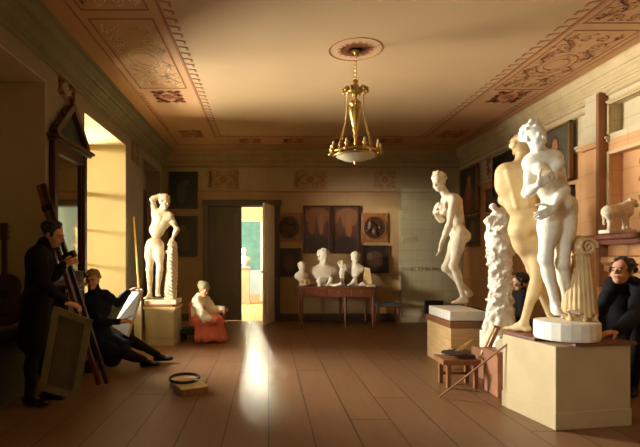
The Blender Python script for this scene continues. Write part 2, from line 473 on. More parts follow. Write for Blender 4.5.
def foot(V, a, d, s=1.0, toes=True, inf=0.0, up=(0, 0, 1)):
    a = A3(a); d = nv(d); u = nv(up); sd = np.cross(d, u); R = frame(d, u)
    Q = lambda y, z, x=0: a + (d * y + u * z + sd * x) * s
    V.ell(Q(-.025, -.048), A3((.030, .038, .032)) * s + inf, R, .03)
    V.cap(Q(.0, -.01), Q(.06, -.035), .032 * s + inf, .028 * s + inf, .03)
    V.ell(Q(.06, -.055), A3((.038, .075, .024)) * s + inf, R, .02)
    V.ell(Q(.125, -.062), A3((.043, .035, .017)) * s + inf, R, .015)
    if toes:
        for i, x in enumerate((-.032, -.016, 0, .015, .030)):
            V.cap(Q(.14 - abs(i - 1) * .006, -.063, x), Q(.168 - i * .007, -.068, x), .010 * s, .0085 * s, .004)
    else:
        V.ell(Q(.15, -.06), A3((.036, .04, .019)) * s + inf, R, .015)

def body(V, J, female=False, s=1.0, inf=0.0, parts='all', feet=True, hands=True, slim=1.0, nude=True):
    """skin of a whole figure from its joints"""
    g = {k: A3(v) for k, v in J.items() if k not in ('hands',)}
    tf = nv(g['tf']); up = nv(g['nek'] - g['pel']); R = frame(tf, up)
    upc = nv(g['nek'] - g['wai']); Rc = frame(tf, upc); upp = nv(g['wai'] - g['pel'] + A3((0, 0, .05))); pf = nv(J.get('pf', J['tf'])); Rp = frame(pf, upp)
    T = lambda c, x, y, z, RR=R: g[c] + RR @ (A3((x, y, z)) * s)
    i = inf; q = slim
    if parts in ('all', 'torso'):
        # pelvis and belly
        V.ell(T('pel', 0, 0, .0, Rp), A3((.150 * q if female else .138 * q, .098, .10)) * s + i, Rp, .05)
        V.ell(T('wai', 0, .0, 0), A3((.112 * q if female else .122 * q, .085, .12)) * s + i, R, .06)
        V.ell(T('che', 0, .0, 0, Rc), A3((.138 * q if female else .158 * q, .105, .155)) * s + i, Rc, .06)
        V.ell(T('che', 0, -.01, .09, Rc), A3((.13 if female else .15, .08, .075)) * s + i, Rc, .05)
        for sh in ('sl', 'sr'):
            V.cap(g['nek'] - upc * .05 * s, g[sh], .048 * s + i, .046 * s + i, .05)
            V.ell(g[sh], A3((.056, .056, .06)) * s + i, None, .04)
        V.cap(g['nek'] - upc * .06 * s, g['hed'] - upc * .02 * s, .052 * s + i * .3, .047 * s + i * .3, .03)
        if i == 0 and nude:
            for w in (-1, 1):
                if female: V.ell(T('che', w * .068, .088, .012, Rc), A3((.052, .050, .050)) * s, Rc, .025)
                else: V.ell(T('che', w * .062, .075, .04, Rc), A3((.072, .035, .05)) * s, Rc, .03)
                V.ell(T('pel', w * .066, -.062, -.055, Rp), A3((.078, .072, .082)) * s, Rp, .03)
                V.cap(T('che', w * .06, -.098, .08, Rc), T('wai', w * .035, -.082, -.03), .022 * s, .02 * s, .03)
            V.cap(T('che', 0, -.118, .06, Rc), T('pel', 0, -.11, .05), .008 * s, k=.02, sub=True)
            V.cap(T('che', 0, .118, .03, Rc), T('wai', 0, .095, -.03), .006 * s, k=.02, sub=True)
            V.ell(T('pel', 0, .085, .03, Rp), A3((.075, .028, .06)) * s, Rp, .03)
    if parts in ('all', 'torso', 'arms'):
        for sh, e, w in (('sl', 'el', 'wl'), ('sr', 'er', 'wr')):
            V.cap(g[sh], g[e], .047 * s + i, .036 * s + i, .025)
            V.ell(g[sh] * .55 + g[e] * .45, A3((.043, .043, .05)) * s + i, None, .03)
            end = g[w] if parts == 'all' or i == 0 else g[e] + (g[w] - g[e]) * .93
            V.cap(g[e], end, .038 * s + i, .024 * s + i, .02)
            V.cap(g[e], g[e] * .6 + g[w] * .4, .036 * s + i, .036 * s + i, .03)
    if parts in ('all', 'legs'):
        for h, k_, a, w in (('hl', 'kl', 'al', -1), ('hr', 'kr', 'ar', 1)):
            V.cap(g[h], g[k_], .083 * s + i, .050 * s + i, .04)
            V.ell(g[h] * .7 + g[k_] * .3, A3((.078, .08, .10)) * s + i, None, .05)
            V.cap(g[k_], g[a], .050 * s + i, .031 * s + i, .03)
            d = nv(g[k_] - g[a]); back = -nv(g['f' + h[1]] - d * (g['f' + h[1]] @ d))
            V.ell(g[k_] * .66 + g[a] * .34 + back * .018 * s, A3((.046, .046, .10)) * s + i, frame(-back, d), .03)
            V.ell(g[k_] - back * .012 * s, A3((.042, .042, .05)) * s + i, None, .03)
    if feet and parts in ('all', 'feet'):
        for a, f_ in (('al', 'fl'), ('ar', 'fr')):
            foot(V, g[a], g[f_], s, toes=(i == 0), inf=i, up=J.get('fu', (0, 0, 1)))
    if hands and parts == 'all' and 'hands' in J:
        for w, d, n, cu, th in J['hands']:
            hand(V, g[w], d, n, cu, s * .98, th)

def wrinkle(amp, fr, seed=0, vert=0.3):
    r = random.Random(seed); W = [(r.uniform(-1, 1), r.uniform(-1, 1), r.uniform(-1, 1) * vert, r.uniform(0, 6), r.uniform(.6, 1.6)) for _ in range(7)]
    def fn(X, Y, Z):
        return amp / 3 * sum(np.sin(fr * q * (a * X + b * Y + c * Z) + p) for a, b, c, p, q in W)
    return fn
# ================================================================== the room
XL, XR, YB, YF, ZC = -2.27, 4.10, 10.28, -1.6, 3.65
ZS = 3.16                       # top of the window recesses
REC = [(0.1, 2.1), (3.15, 4.91), (5.93, 7.67)]  # first recess holds an unseen window, added to let in fill light
DREC = (8.74, 10.13)
b = NB(); box(b, (XL - 0.9, YF - .2, -0.1), (XR + .3, YB + 0.06, 0)); struct('floor', b, 'floor')
b = NB(); box(b, (XL - 0.9, YF - .2, ZC), (XR + .3, YB + .06, ZC + .1)); struct('ceiling', b, 'ceiling')
# left wall with deep recesses
b = NB()
ys = [YF] + [v for r in REC for v in r] + list(DREC) + [YB + .12]
for i in range(0, len(ys), 2): box(b, (XL - .83, ys[i], 0), (XL, ys[i + 1], ZS))
box(b, (XL - .83, YF, ZS), (XL, YB + .12, ZC))
for n, (a, c) in enumerate(REC): box(b, (XL - .83, a, 0), (XL - (.4, .17, 0)[n], c, .67))
box(b, (XL - .83, DREC[0], 0), (XL - .3, DREC[1], ZS))
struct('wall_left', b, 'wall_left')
# plaster lining of the lit recess
for n, (a, c) in enumerate(REC):
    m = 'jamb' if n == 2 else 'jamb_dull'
    b = NB()
    box(b, (XL - .70, c - .012, .67), (XL - .001, c + .0, ZS)); box(b, (XL - .70, a, .67), (XL - .001, a + .012, ZS))
    box(b, (XL - .70, a, ZS - .012), (XL - .001, c, ZS))
    struct('wall_left_lining', b, m)
    # window: frame, muntins, pane
    b = NB(); x0, x1 = XL - .80, XL - .73
    for y0 in (a, c - .07): box(b, (x0, y0, .67), (x1, y0 + .07, ZS))
    box(b, (x0, (a + c) / 2 - .04, .67), (x1, (a + c) / 2 + .04, ZS))
    for z in (.67, 2.35, ZS - .07): box(b, (x0, a, z), (x1, c, z + .07))
    for z in (1.25, 1.8): box(b, (x0 + .02, a, z), (x1 - .02, c, z + .03))
    w = struct('window_%d' % (n + 1), b, 'ped_tan')
    b = NB(); box(b, (XL - .77, a, .67), (XL - .765, c, ZS)); obj('pane', b, 'pane', w)
    if n == 1:      # closed shutters on the near window
        b = NB(); ym = (a + c) / 2
        for y0, y1 in ((a + .02, ym - .005), (ym + .005, c - .02)):
            box(b, (XL - .72, y0, .69), (XL - .69, y1, ZS - .02))
            for z0, z1 in ((.8, 1.6), (1.7, 2.4), (2.5, 3.0)): box(b, (XL - .69, y0 + .12, z0), (XL - .68, y1 - .12, z1), bev=.005)
        obj('shutter', b, 'jamb_dull', w)
# parapet panelling under the windows (green-grey)
b = NB()
for XP, (a, c) in ((XL - .17, REC[1]), (XL, REC[2])):
    box(b, (XP - .02, a, 0), (XP + .02, c, .14)); box(b, (XP - .03, a, .6), (XP + .035, c, .68))
    box(b, (XP - .02, a, .14), (XP + .005, c, .6))
    n = 2
    for i in range(n):
        y0 = a + (c - a) / n * i + .1; y1 = a + (c - a) / n * (i + 1) - .1
        box(b, (XP, y0, .2), (XP + .02, y1, .54), bev=.006)
struct('trim_3', b, 'wainscot')
# dark door in the far left recess
b = NB(); box(b, (XL - .3, DREC[0] + .12, 0), (XL - .26, DREC[1] - .1, 2.75))
for z0, z1 in ((.2, .9), (1.05, 1.9), (2.0, 2.6)):
    box(b, (XL - .27, DREC[0] + .25, z0), (XL - .245, 9.40, z1), bev=.006); box(b, (XL - .27, 9.48, z0), (XL - .245, DREC[1] - .22, z1), bev=.006)
d2 = struct('door_2', b, 'wood_dark')
b = NB(); box(b, (XL - .26, 9.40, 1.05), (XL - .2, 9.45, 1.12)); obj('door_handle', b, 'brass', d2)

# back wall with the doorway
DX0, DX1, DZ = -1.27, 0.135, 2.46
b = NB()
box(b, (XL - .83, YB, 0), (DX0, YB + .2, ZC)); box(b, (DX1, YB, 0), (XR + .2, YB + .2, ZC)); box(b, (DX0, YB, DZ), (DX1, YB + .2, ZC))
struct('wall_back', b, 'wall_back')
# right wall with its niche
NY0, NY1 = 4.55, 5.76
b = NB()
box(b, (XR, NY1, 0), (XR + .3, YB + .2, ZC)); box(b, (XR, YF, 0), (XR + .3, NY0, ZC))
box(b, (XR, NY0, 0), (XR + .3, NY1, 1.55)); box(b, (XR + .14, NY0, 1.5), (XR + .3, NY1, ZC))
box(b, (XR, NY0, 2.60), (XR + .3, NY1, 2.84)); box(b, (XR, NY0, 3.20), (XR + .3, NY1, ZC))
struct('wall_right', b, 'wall_right')
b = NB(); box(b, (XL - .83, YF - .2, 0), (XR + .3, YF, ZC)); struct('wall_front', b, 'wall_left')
# baseboards
b = NB(); box(b, (XL, YB - .02, 0), (DX0 - .08, YB, .16)); box(b, (DX1 + .08, YB - .02, 0), (XR, YB, .16)); struct('baseboard_back', b, 'door')
b = NB(); box(b, (XR - .02, YF, 0), (XR, YB, .16)); struct('baseboard_right', b, 'wainscot')
b = NB(); box(b, (XL, 4.91, 0), (XL + .02, 5.93, .16)); box(b, (XL, 7.67, 0), (XL + .02, 8.74, .16)); struct('baseboard_left', b, 'wood_dark')

def profile_run(b, prof, kind, lo, hi):
    """prof: list of (out, z); swept along a wall"""
    if kind == 'left': pt = lambda o, z, t: Vector((XL + o, t, z))
    elif kind == 'right': pt = lambda o, z, t: Vector((XR - o, t, z))
    else: pt = lambda o, z, t: Vector((t, YB - o, z))
    prof = [(-.02, prof[0][1])] + prof + [(-.02, prof[-1][1])]
    A = [b.verts.new(pt(o, z, lo)) for o, z in prof]; B = [b.verts.new(pt(o, z, hi)) for o, z in prof]
    n = len(prof)
    for i in range(n): b.faces.new((A[i], A[(i + 1) % n], B[(i + 1) % n], B[i]))
    b.faces.new(A); b.faces.new(B)
def cornice_prof(out, z0):
    z1 = ZC + .02; h = z1 - z0; P_ = [(0.015, z0)]
    st = [(.10, .06), (.10, .12), (.22, .16), (.22, .24), (.30, .27), (.42, .40), (.55, .48), (.55, .56), (.68, .60), (.80, .74), (.88, .80), (.88, .88), (1.0, .92), (1.0, 1.0)]
    return P_ + [(out * a, z0 + h * c) for a, c in st]
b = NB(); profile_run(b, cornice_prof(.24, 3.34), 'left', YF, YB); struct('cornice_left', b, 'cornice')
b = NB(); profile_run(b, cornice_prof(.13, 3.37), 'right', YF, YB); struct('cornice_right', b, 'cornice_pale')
b = NB(); profile_run(b, cornice_prof(.13, 3.37), 'back', XL, XR); struct('cornice_back', b, 'cornice_back')
# rails
b = NB()
for z in (3.30, 3.20): profile_run(b, [(0, z), (.035, z + .012), (.035, z + .03), (.02, z + .045), (0, z + .05)], 'right', YF, YB)
struct('trim_7', b, 'cornice_pale')
b = NB(); profile_run(b, [(0, 3.28), (.03, 3.29), (.03, 3.31), (0, 3.33)], 'back', XL, XR); struct('trim_8', b, 'cornice_back')
b = NB(); profile_run(b, [(.0, 2.735), (.03, 2.75), (.03, 2.775), (.05, 2.79), (.05, 2.81), (.0, 2.82)], 'right', YF, NY0 - .0)
profile_run(b, [(.0, 2.735), (.03, 2.75), (.03, 2.775), (.05, 2.79), (.05, 2.81), (.0, 2.82)], 'right', NY1, YB); struct('trim_1', b, 'cornice_pale')
b = NB(); profile_run(b, [(.0, 2.755), (.02, 2.765), (.02, 2.785), (.0, 2.795)], 'back', XL, XR); struct('trim_2', b, 'line_brown')
# pilaster and beam on the right wall
b = NB(); box(b, (XR - .06, 5.87, 0), (XR + .05, 6.12, 2.74), bev=.008); box(b, (XR - .10, 5.84, 2.70), (XR + .05, 6.16, 2.86), bev=.01)
box(b, (XR - .06, 5.87, 2.86), (XR + .05, 6.12, 3.38)); struct('pilaster_right', b, 'wall_right')
b = NB(); box(b, (XR - .11, 5.79, 1.0), (XR - .0, 5.84, 3.34)); struct('trim_4', b, 'wood_mid')
# niche mouldings
b = NB()
for z0, z1 in ((1.62, 2.60), (2.84, 3.20)):
    for y0, y1 in ((NY0 - .03, NY0 + .01), (NY1 - .01, NY1 + .03)): box(b, (XR - .02, y0, z0), (XR + .01, y1, z1))
    box(b, (XR - .02, NY0 - .03, z1 - .01), (XR + .01, NY1 + .03, z1 + .03))
struct('trim_5', b, 'cornice_pale')
# dado mouldings of the right wall
b = NB(); profile_run(b, [(.0, 1.18), (.05, 1.2), (.05, 1.26), (.09, 1.30), (.09, 1.36), (0, 1.38)], 'right', 3.4, 5.86)
profile_run(b, [(.0, .98), (.025, .99), (.025, 1.02), (0, 1.03)], 'right', 3.4, 5.86); struct('trim_6', b, 'wall_right')

# ------------------------------------------------------------------ painted ornament
def spiral(c, r, a0, turns, sgn=1, n=22):
    return [(c[0] + r * (1 - i / n * .86) * math.cos(a0 + sgn * turns * 2 * PI * i / n), c[1] + r * (1 - i / n * .86) * math.sin(a0 + sgn * turns * 2 * PI * i / n)) for i in range(n + 1)]
def ellipse(c, rx, ry, n=28): return [(c[0] + rx * math.cos(2 * PI * i / n), c[1] + ry * math.sin(2 * PI * i / n)) for i in range(n + 1)]
def ribbon(b, pts, to3, w=.012, th=.004):
    """thin raised line on a surface; to3 maps (u,v,h) to the room"""
    n = len(pts)
    for i in range(n - 1):
        (x0, y0), (x1, y1) = pts[i], pts[i + 1]; dx, dy = x1 - x0, y1 - y0; L = math.hypot(dx, dy)
        if L < 1e-5: continue
        ox, oy = -dy / L * w / 2, dx / L * w / 2; ex, ey = dx / L * w * .2, dy / L * w * .2
        q = [(x0 - ex + ox, y0 - ey + oy), (x1 + ex + ox, y1 + ey + oy), (x1 + ex - ox, y1 + ey - oy), (x0 - ex - ox, y0 - ey - oy)]
        vs = [b.verts.new(to3(u, v, h)) for h in (-.001, th) for u, v in q]
        for f in ((4, 5, 6, 7), (0, 1, 5, 4), (1, 2, 6, 5), (2, 3, 7, 6), (3, 0, 4, 7)): b.faces.new([vs[k] for k in f])
def scrolls(b, cu, cv, W, H, to3, seed=1, w=.012, oval=True, leaves=26):
    r = random.Random(seed)
    if oval:
        ribbon(b, ellipse((cu, cv), W * .30, H * .17), to3, w); ribbon(b, ellipse((cu, cv), W * .20, H * .10), to3, w * .8)
    for sv in (-1, 1):
        for su in (-1, 1):
            ribbon(b, spiral((cu + su * W * .25, cv + sv * H * .30), W * .17, -sv * PI / 2, 1.4, su * sv), to3, w)
            ribbon(b, spiral((cu + su * W * .12, cv + sv * H * .42), W * .11, sv * PI / 2, 1.3, -su * sv), to3, w)
            ribbon(b, spiral((cu + su * W * .38, cv + sv * H * .12), W * .10, 0, 1.3, su * sv), to3, w)
            ribbon(b, spiral((cu + su * W * .40, cv + sv * H * .42), W * .09, PI, 1.2, -su * sv), to3, w)
            vine = [(cu + su * W * (.30 + .12 * math.sin(t * 9)), cv + sv * H * (.04 + .44 * t)) for t in [i / 24 for i in range(25)]]
            ribbon(b, vine, to3, w)
            for k in range(leaves // 4):
                if k % 2: j = r.randrange(24); u, v = vine[j]
                else: u = cu + su * r.uniform(.03, .47) * W; v = cv + sv * r.uniform(.08, .48) * H
                a = r.uniform(0, 2 * PI); L = r.uniform(.04, .085) * min(W, H * .6); cc = r.choice((-1, 1)) * r.uniform(.8, 2)
                ribbon(b, [(u + L * t * math.cos(a + cc * t), v + L * t * math.sin(a + cc * t)) for t in (0, .35, .7, 1)], to3, w)
def rosette(b, cu, cv, R, to3, w=.012, n=12):
    for i in range(n):
        a = 2 * PI * i / n
        ribbon(b, [(cu + R * .25 * math.cos(a), cv + R * .25 * math.sin(a)), (cu + R * .6 * math.cos(a + .12), cv + R * .6 * math.sin(a + .12)), (cu + R * math.cos(a), cv + R * math.sin(a))], to3, w * 1.6)
    ribbon(b, ellipse((cu, cv), R * .25, R * .25, 12), to3, w)
CE = lambda u, v, h: Vector((u, v, ZC - h))
BK = lambda u, v, h: Vector((u, YB - h, v))
RG = lambda u, v, h: Vector((XR - h, u, v))
LF = lambda u, v, h: Vector((XL + h, u, v))
def orn(b, m): o = obj('ceiling_ornament' , b, m); o['kind'] = 'structure'; return o
# border lines of the ceiling
b = NB()
for x in (-1.0, 3.0): ribbon(b, [(x, YF), (x, 9.1)], CE, .03)
ribbon(b, [(-1.0, 9.1), (3.0, 9.1)], CE, .03)
ribbon(b, [(-1.82, YF), (-1.82, 9.75)], CE, .022); ribbon(b, [(3.82, YF), (3.82, 9.75)], CE, .022); ribbon(b, [(-1.82, 9.75), (3.82, 9.75)], CE, .022)
for x in (-1.0 + .06, 3.0 - .06):
    s_ = -1 if x > 0 else 1
    y = 1.5
    while y < 9.0:
        ribbon(b, [(x - s_ * .03, y), (x + s_ * .05, y + .03), (x + s_ * .045, y + .09)], CE, .024); y += .155
x = -.9
while x < 3.0:
    ribbon(b, [(x, 9.1), (x + .05, 9.03)], CE, .025); x += .11
orn(b, 'line_brown')
for cx, w_, m2 in ((-1.42, .62, 'ornament_pale'), (3.42, .66, 'ornament_brown')):
    for (y0, y1) in ((3.0, 4.45), (4.62, 6.5)) if cx < 0 else ((3.6, 4.7), (4.85, 6.55)):
        b = NB(); x0, x1 = cx - w_ / 2, cx + w_ / 2
        ribbon(b, [(x0, y0), (x1, y0), (x1, y1), (x0, y1), (x0, y0)], CE, .018)
        orn(b, 'ornament_brown')
        b = NB(); scrolls(b, cx, (y0 + y1) / 2, w_ * .95, (y1 - y0) * .93, CE, 5, .011, True, 150); orn(b, m2)
    for yy in (6.85, 8.9):
        b = NB(); scrolls(b, cx, yy, w_ * .7, .5, CE, 9, .022, False, 46); rosette(b, cx, yy, .1, CE, .014); orn(b, 'ornament_red')
    b = NB(); y = 6.7
    while y < 8.6:
        sx = -.36 if cx < 0 else .33
        ribbon(b, spiral((cx + sx, y), .035, 0, 1, 1, 8), CE, .014); y += .11
    orn(b, 'ornament_red')
b = NB()
for x in (-.35, .5, 1.5, 2.4): scrolls(b, x, 9.42, .42, .3, CE, int(x * 10) + 20, .022, False, 30)
orn(b, 'ornament_red')
# rosette over the lamp
CX, CY = .965, 5.3
b = NB()
for rr in (.03, .06, .09, .12, .15): ribbon(b, ellipse((CX, CY), rr, rr), CE, .034 if rr < .14 else .02, .004)
for i in range(16):
    a = i * PI / 8; ribbon(b, [(CX + .14 * math.cos(a), CY + .14 * math.sin(a)), (CX + .185 * math.cos(a + .1), CY + .185 * math.sin(a + .1))], CE, .04)
ribbon(b, ellipse((CX, CY), .29, .29, 40), CE, .012); orn(b, 'ornament_red')
# frieze ornament of the walls
def worn(b, m): o = obj('wall_ornament', b, m); o['kind'] = 'structure'; return o
b = NB()
for u in (-.95, .9, 2.50): scrolls(b, u, 3.03, .75 if u < 2 else .5, .34, BK, int(u * 7) + 40, .014, False, 60); rosette(b, u, 3.03, .09, BK, .014)
worn(b, 'ornament_brown')
b = NB()
for u in (8.8, 8.1, 7.4): scrolls(b, u, 3.05, .4, .28, RG, int(u * 7), .016, False, 40)
worn(b, 'ornament_red')
RN = lambda u, v, h: Vector((XR + .14 - h, u, v))
b = NB(); rosette(b, 5.3, 3.02, .12, RN, .016, 10); rosette(b, 5.3, 3.02, .07, RN, .016, 8); worn(b, 'ornament_red')
b = NB(); scrolls(b, 5.15, 2.15, .7, .7, RN, 12, .022, True, 70); worn(b, 'ornament_brown')
b = NB(); scrolls(b, 5.42, 3.30 - .05, .5, .24, LF, 3, .014, False, 50); scrolls(b, 8.2, 3.15, .5, .34, LF, 4, .016, False, 60); worn(b, 'ornament_brown')

# ------------------------------------------------------------------ doors
b = NB()
for x0, x1 in ((DX0 - .12, DX0), (DX1, DX1 + .12)): box(b, (x0, YB - .05, 0), (x1, YB + .2, DZ + .0), bev=.008)
box(b, (DX0 - .14, YB - .06, DZ), (DX1 + .14, YB + .2, DZ + .13), bev=.01)
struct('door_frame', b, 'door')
def leaf(x0, x1, th=.045):
    b = NB(); box(b, (x0, -th / 2, .01), (x1, th / 2, DZ - .01)); p = NB()
    for z0, z1 in ((.18, .75), (.90, 1.75), (1.88, 2.3)):
        for sy in (-1, 1):
            box(p, (x0 + .10, sy * th / 2 - .008, z0), (x1 - .10, sy * th / 2 + .008, z1), bev=.006)
            box(p, (x0 + .15, sy * th / 2 - .018, z0 + .05), (x1 - .15, sy * th / 2 + .018, z1 - .05), bev=.008)
    return b, p
W = (DX1 - DX0) / 2
b, p = leaf(0, W)
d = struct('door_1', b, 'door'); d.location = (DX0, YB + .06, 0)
q = obj('door_panel', p, 'door', d); q.matrix_parent_inverse = Matrix.Identity(4)
b, p = leaf(-W, 0)
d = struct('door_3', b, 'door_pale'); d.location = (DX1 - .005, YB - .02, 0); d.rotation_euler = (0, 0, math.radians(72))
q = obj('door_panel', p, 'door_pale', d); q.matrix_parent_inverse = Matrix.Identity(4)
b = NB(); box(b, (-W + .03, -.07, 1.05), (-W + .06, .07, 1.09)); lathe(b, [(.022, -.0), (.022, .03)], (-W + .045, -.07, 1.06)); q = obj('door_handle', b, 'brass', d); q.matrix_parent_inverse = Matrix.Identity(4)

# ------------------------------------------------------------------ the rooms beyond the door
Y2, X20, X21 = 15.2, -2.6, 1.9
b = NB(); box(b, (X20, YB + .06, -.1), (X21, Y2 + .2, .0)); struct('floor_beyond', b, 'floor2')
b = NB(); box(b, (X20, YB + .2, ZC), (X21, Y2, ZC + .1)); struct('ceiling_beyond', b, 'jamb')
b = NB(); box(b, (X20 - .1, YB + .2, 0), (X20, Y2, ZC)); box(b, (X21, YB + .2, 0), (X21 + .1, Y2, ZC)); struct('wall_beyond_side', b, 'blue_wall')
# end wall with high window opening over a teal hanging
WX0, WX1, WZ0 = -1.75, .05, 3.02
b = NB(); box(b, (X20, Y2, 0), (X21, Y2 + .15, WZ0)); box(b, (X20, Y2, WZ0), (WX0, Y2 + .15, ZC)); box(b, (WX1, Y2, WZ0), (X21, Y2 + .15, ZC)); struct('wall_beyond_end', b, 'blue_wall')
b = NB(); box(b, (-1.05, Y2 - .03, 1.0), (-.22, Y2, 2.5)); o = obj('wall_beyond_panel', b, 'teal_wall'); o['kind'] = 'structure'
b = NB(); box(b, (-1.2, Y2 - .05, 2.5), (-.05, Y2, 3.0), bev=.01); o = obj('wall_beyond_frieze', b, 'frieze_gold'); o['kind'] = 'structure'
b = NB()
for x0, x1 in ((-.24, -.16), (-.10, .02)): box(b, (x0, Y2 - .10, .0), (x1, Y2 + .0, 2.5), bev=.01)
box(b, (-.16, Y2 - .06, .0), (-.10, Y2, 2.5)); o = obj('wall_beyond_pilaster', b, 'door_pale'); o['kind'] = 'structure'
b = NB(); box(b, (X20, Y2 - .03, 0), (-.24, Y2, .2)); struct('baseboard_beyond', b, 'pink')

# ------------------------------------------------------------------ tiled stove in the back right corner
SX0 = 2.80
b = NB(); box(b, (SX0, YB - .22, 0), (XR - .02, YB + .01, 2.74)); s_ = struct('tiled_stove', b, 'tile')
del s_['kind']; tag(s_, 'tall beige tiled stove filling the back right corner', 'stove')
for lo, hi in (((SX0 - .04, YB - .26, 2.72), (XR - .03, YB - .005, 2.80)), ((SX0 - .03, YB - .25, 0), (XR - .03, YB - .1, .10)), ((SX0 - .02, YB - .245, 1.15), (XR - .03, YB - .1, 1.20))):
    b = NB(); box(b, lo, hi, bev=.008); obj('moulding', b, 'tile', s_)
x = SX0
while x < XR - .1:
    b = NB(); box(b, (x, YB - .25, 1.10), (x + .035, YB - .2, 1.15)); obj('dentil', b, 'tile', s_); x += .075
b = NB(); box(b, (3.28, YB - .27, .17), (3.66, YB - .2, .46), bev=.01); box(b, (3.32, YB - .285, .21), (3.62, YB - .26, .42), bev=.008)
dd = obj('oven_door', b, 'iron', s_, label='black iron oven door'); b = NB(); box(b, (3.35, YB - .31, .30), (3.38, YB - .28, .34)); obj('latch', b, 'brass', dd)
b = NB(); box(b, (2.80, YB - .24, 1.68), (3.10, YB - .2, 1.82), bev=.006)
for i in range(5): box(b, (2.83 + i * .05, YB - .25, 1.70), (2.86 + i * .05, YB - .23, 1.80))
obj('vent_grille', b, 'ped_white', s_, label='grey vent grille')
# ================================================================== casts on pedestals
def J3(Y, d):
    """joints from (px, py, depth offset)"""
    o = {}
    for k, v in d.items():
        if k in ('tf', 'fl', 'fr', 'pf', 'fu', 'hf', 'hu'): o[k] = v
        elif k == 'hands': o[k] = v
        else: o[k] = P(v[0], v[1], Y + (v[2] if len(v) > 2 else 0))
    return o

def ped_box(name, label, group, c, hx, hy, z0, z1, ang, m, parts=()):
    """box pedestal with foot and top moulding"""
    R = Matrix.Translation((c[0], c[1], 0)) @ Matrix.Rotation(math.radians(ang), 4, 'Z')
    t = thing(name, label, 'pedestal', (c[0], c[1], z0), group)
    b = NB(); box(b, (-hx, -hy, z0 + .001), (hx, hy, z1), R, bev=.006); obj('body', b, m, t)
    for nm, (e, a, z) in parts:
        b = NB(); box(b, (-hx - e, -hy - e, a), (hx + e, hy + e, z), R, bev=.005); obj(nm, b, m, t)
    return t, R

# --- left: youth with raised arm beside a tree trunk --------------------
SX, SY = -1.70, 7.68
t, R = ped_box('pedestal', 'pale panelled box pedestal carrying the statue with an arm over its head', 'statue pedestals', (-1.665, 7.66), .23, .27, 0, .575, -2, 'ped_white')
b = NB()
for x0, x1 in ((-.21, -.03), (.0, .21)): box(b, (x0, -.278, .12), (x1, -.268, .54), R)
box(b, (-.235, -.285, 0), (.235, .275, .085), R, bev=.005); obj('panel', b, 'ped_white', t)
b = NB(); box(b, (-.25, -.29, .555), (.25, .28, .60), R, bev=.006); obj('top_board', b, 'wood_light', t)
b = NB(); box(b, (-1.90, 7.36, .602), (-1.47, 7.52, .625), Matrix.Identity(4)); tag(obj('wooden_board', b, 'wood_mid'), 'thin wooden board lying on the front edge of the left statue pedestal', 'board')
J = J3(7.62, dict(pel=(155, 244), wai=(157, 230), che=(162, 219.5), nek=(162, 210.5, -.01), hed=(164.3, 202.3, -.03), sl=(155.3, 213.5), sr=(169.8, 216.5, -.02),
    el=(152.6, 199.3, -.04), wl=(160.2, 194.8, -.04), er=(177.2, 229.5, .02), wr=(172.5, 239, -.10), hl=(150.6, 248.5), hr=(158.6, 248, -.02),
    kl=(149.5, 270, -.02), kr=(160, 269.5, -.08), al=(149.8, 293.5, .02), ar=(157.6, 291, .02),
    tf=(.25, -1, 0), fl=(-.25, -1, 0), fr=(.3, -1, 0)))
J['hands'] = [('wl', (1, 0, -.1), (.2, .3, -1), .25, 1, ), ('wr', (-.2, -.6, -.7), (-.3, .3, -1), .3, 1)]
V = Vol(.0085); body(V, J); head(V, J['hed'], (.75, -.75, -.18), (.12, 0, 1), 1.0, 'curly')
st = thing('marble_statue', 'white nude with one arm over the head, leaning on a tree trunk', 'statue', (SX, SY, .63), 'full figure plaster casts')
obj('figure', V.mesh(), 'plaster_grey', st)
V = Vol(.01); a = P(172.5, 243.5, 7.58); bt = P(170.5, 298, 7.64)
V.cap(a, bt, .055, .10, .03)
r = random.Random(5)
for i in range(46):
    q = i / 45; p = A3(a) * (1 - q) + A3(bt) * q; an = i * 2.1
    V.cap(p + A3((math.cos(an) * .06 * (1 + q * .6), math.sin(an) * .06 * (1 + q * .6), 0)), p + A3((math.cos(an + .8) * .07 * (1 + q * .6), math.sin(an + .8) * .07 * (1 + q * .6), -.06)), r.uniform(.014, .026), .012, .012)
V.cap(P(166, 252, 7.6), P(176, 254, 7.6), .03, .02, .03); V.disp = wrinkle(.006, 40, 3)
obj('tree_trunk', V.mesh(), 'plaster_grey', st, label='rough tree trunk support')
b = NB(); box(b, (-1.92, 7.44, .627), (-1.42, 7.9, .70), bev=.012); obj('base', b, 'plaster_grey', st)

# --- middle: woman looking over her shoulder ------------------------------
t, R = ped_box('pedestal', 'low wooden box pedestal with lit orange side, holding the statue facing left', 'statue pedestals', (2.44, 6.22), .235, .43, 0, .575, 0, 'ped_wood')
b = NB(); box(b, (-.25, -.44, .50), (.25, .45, .575), R, bev=.006); obj('top_board', b, 'wood_mid', t)
b = NB(); box(b, (2.215, 5.84, .58), (2.66, 6.62, .70), bev=.012); tag(obj('plinth', b, 'plaster'), 'white rectangular slab under the feet of the statue facing left', 'plinth')
J = J3(6.2, dict(pel=(457.8, 232.5), wai=(455.2, 219.5), che=(451.5, 206.5), nek=(446.6, 194.5), hed=(438.9, 182.2, -.02), sl=(453.6, 199.5, -.15), sr=(445.6, 200.5, .14),
    el=(449.2, 225.5, -.20), wl=(441.0, 244, -.22), er=(441.2, 219.5, .12), wr=(434.6, 212.5, -.02), hl=(459.2, 238, -.09), hr=(458.4, 238, .08),
    kl=(453.6, 265.5, -.09), kr=(446.2, 267.5, .06), al=(463.6, 297.3, -.09), ar=(468.5, 292, .12),
    tf=(-.95, -.25, 0), pf=(-1, -.1, 0), fl=(-1, -.15, 0), fr=(-1, .1, -.5)))
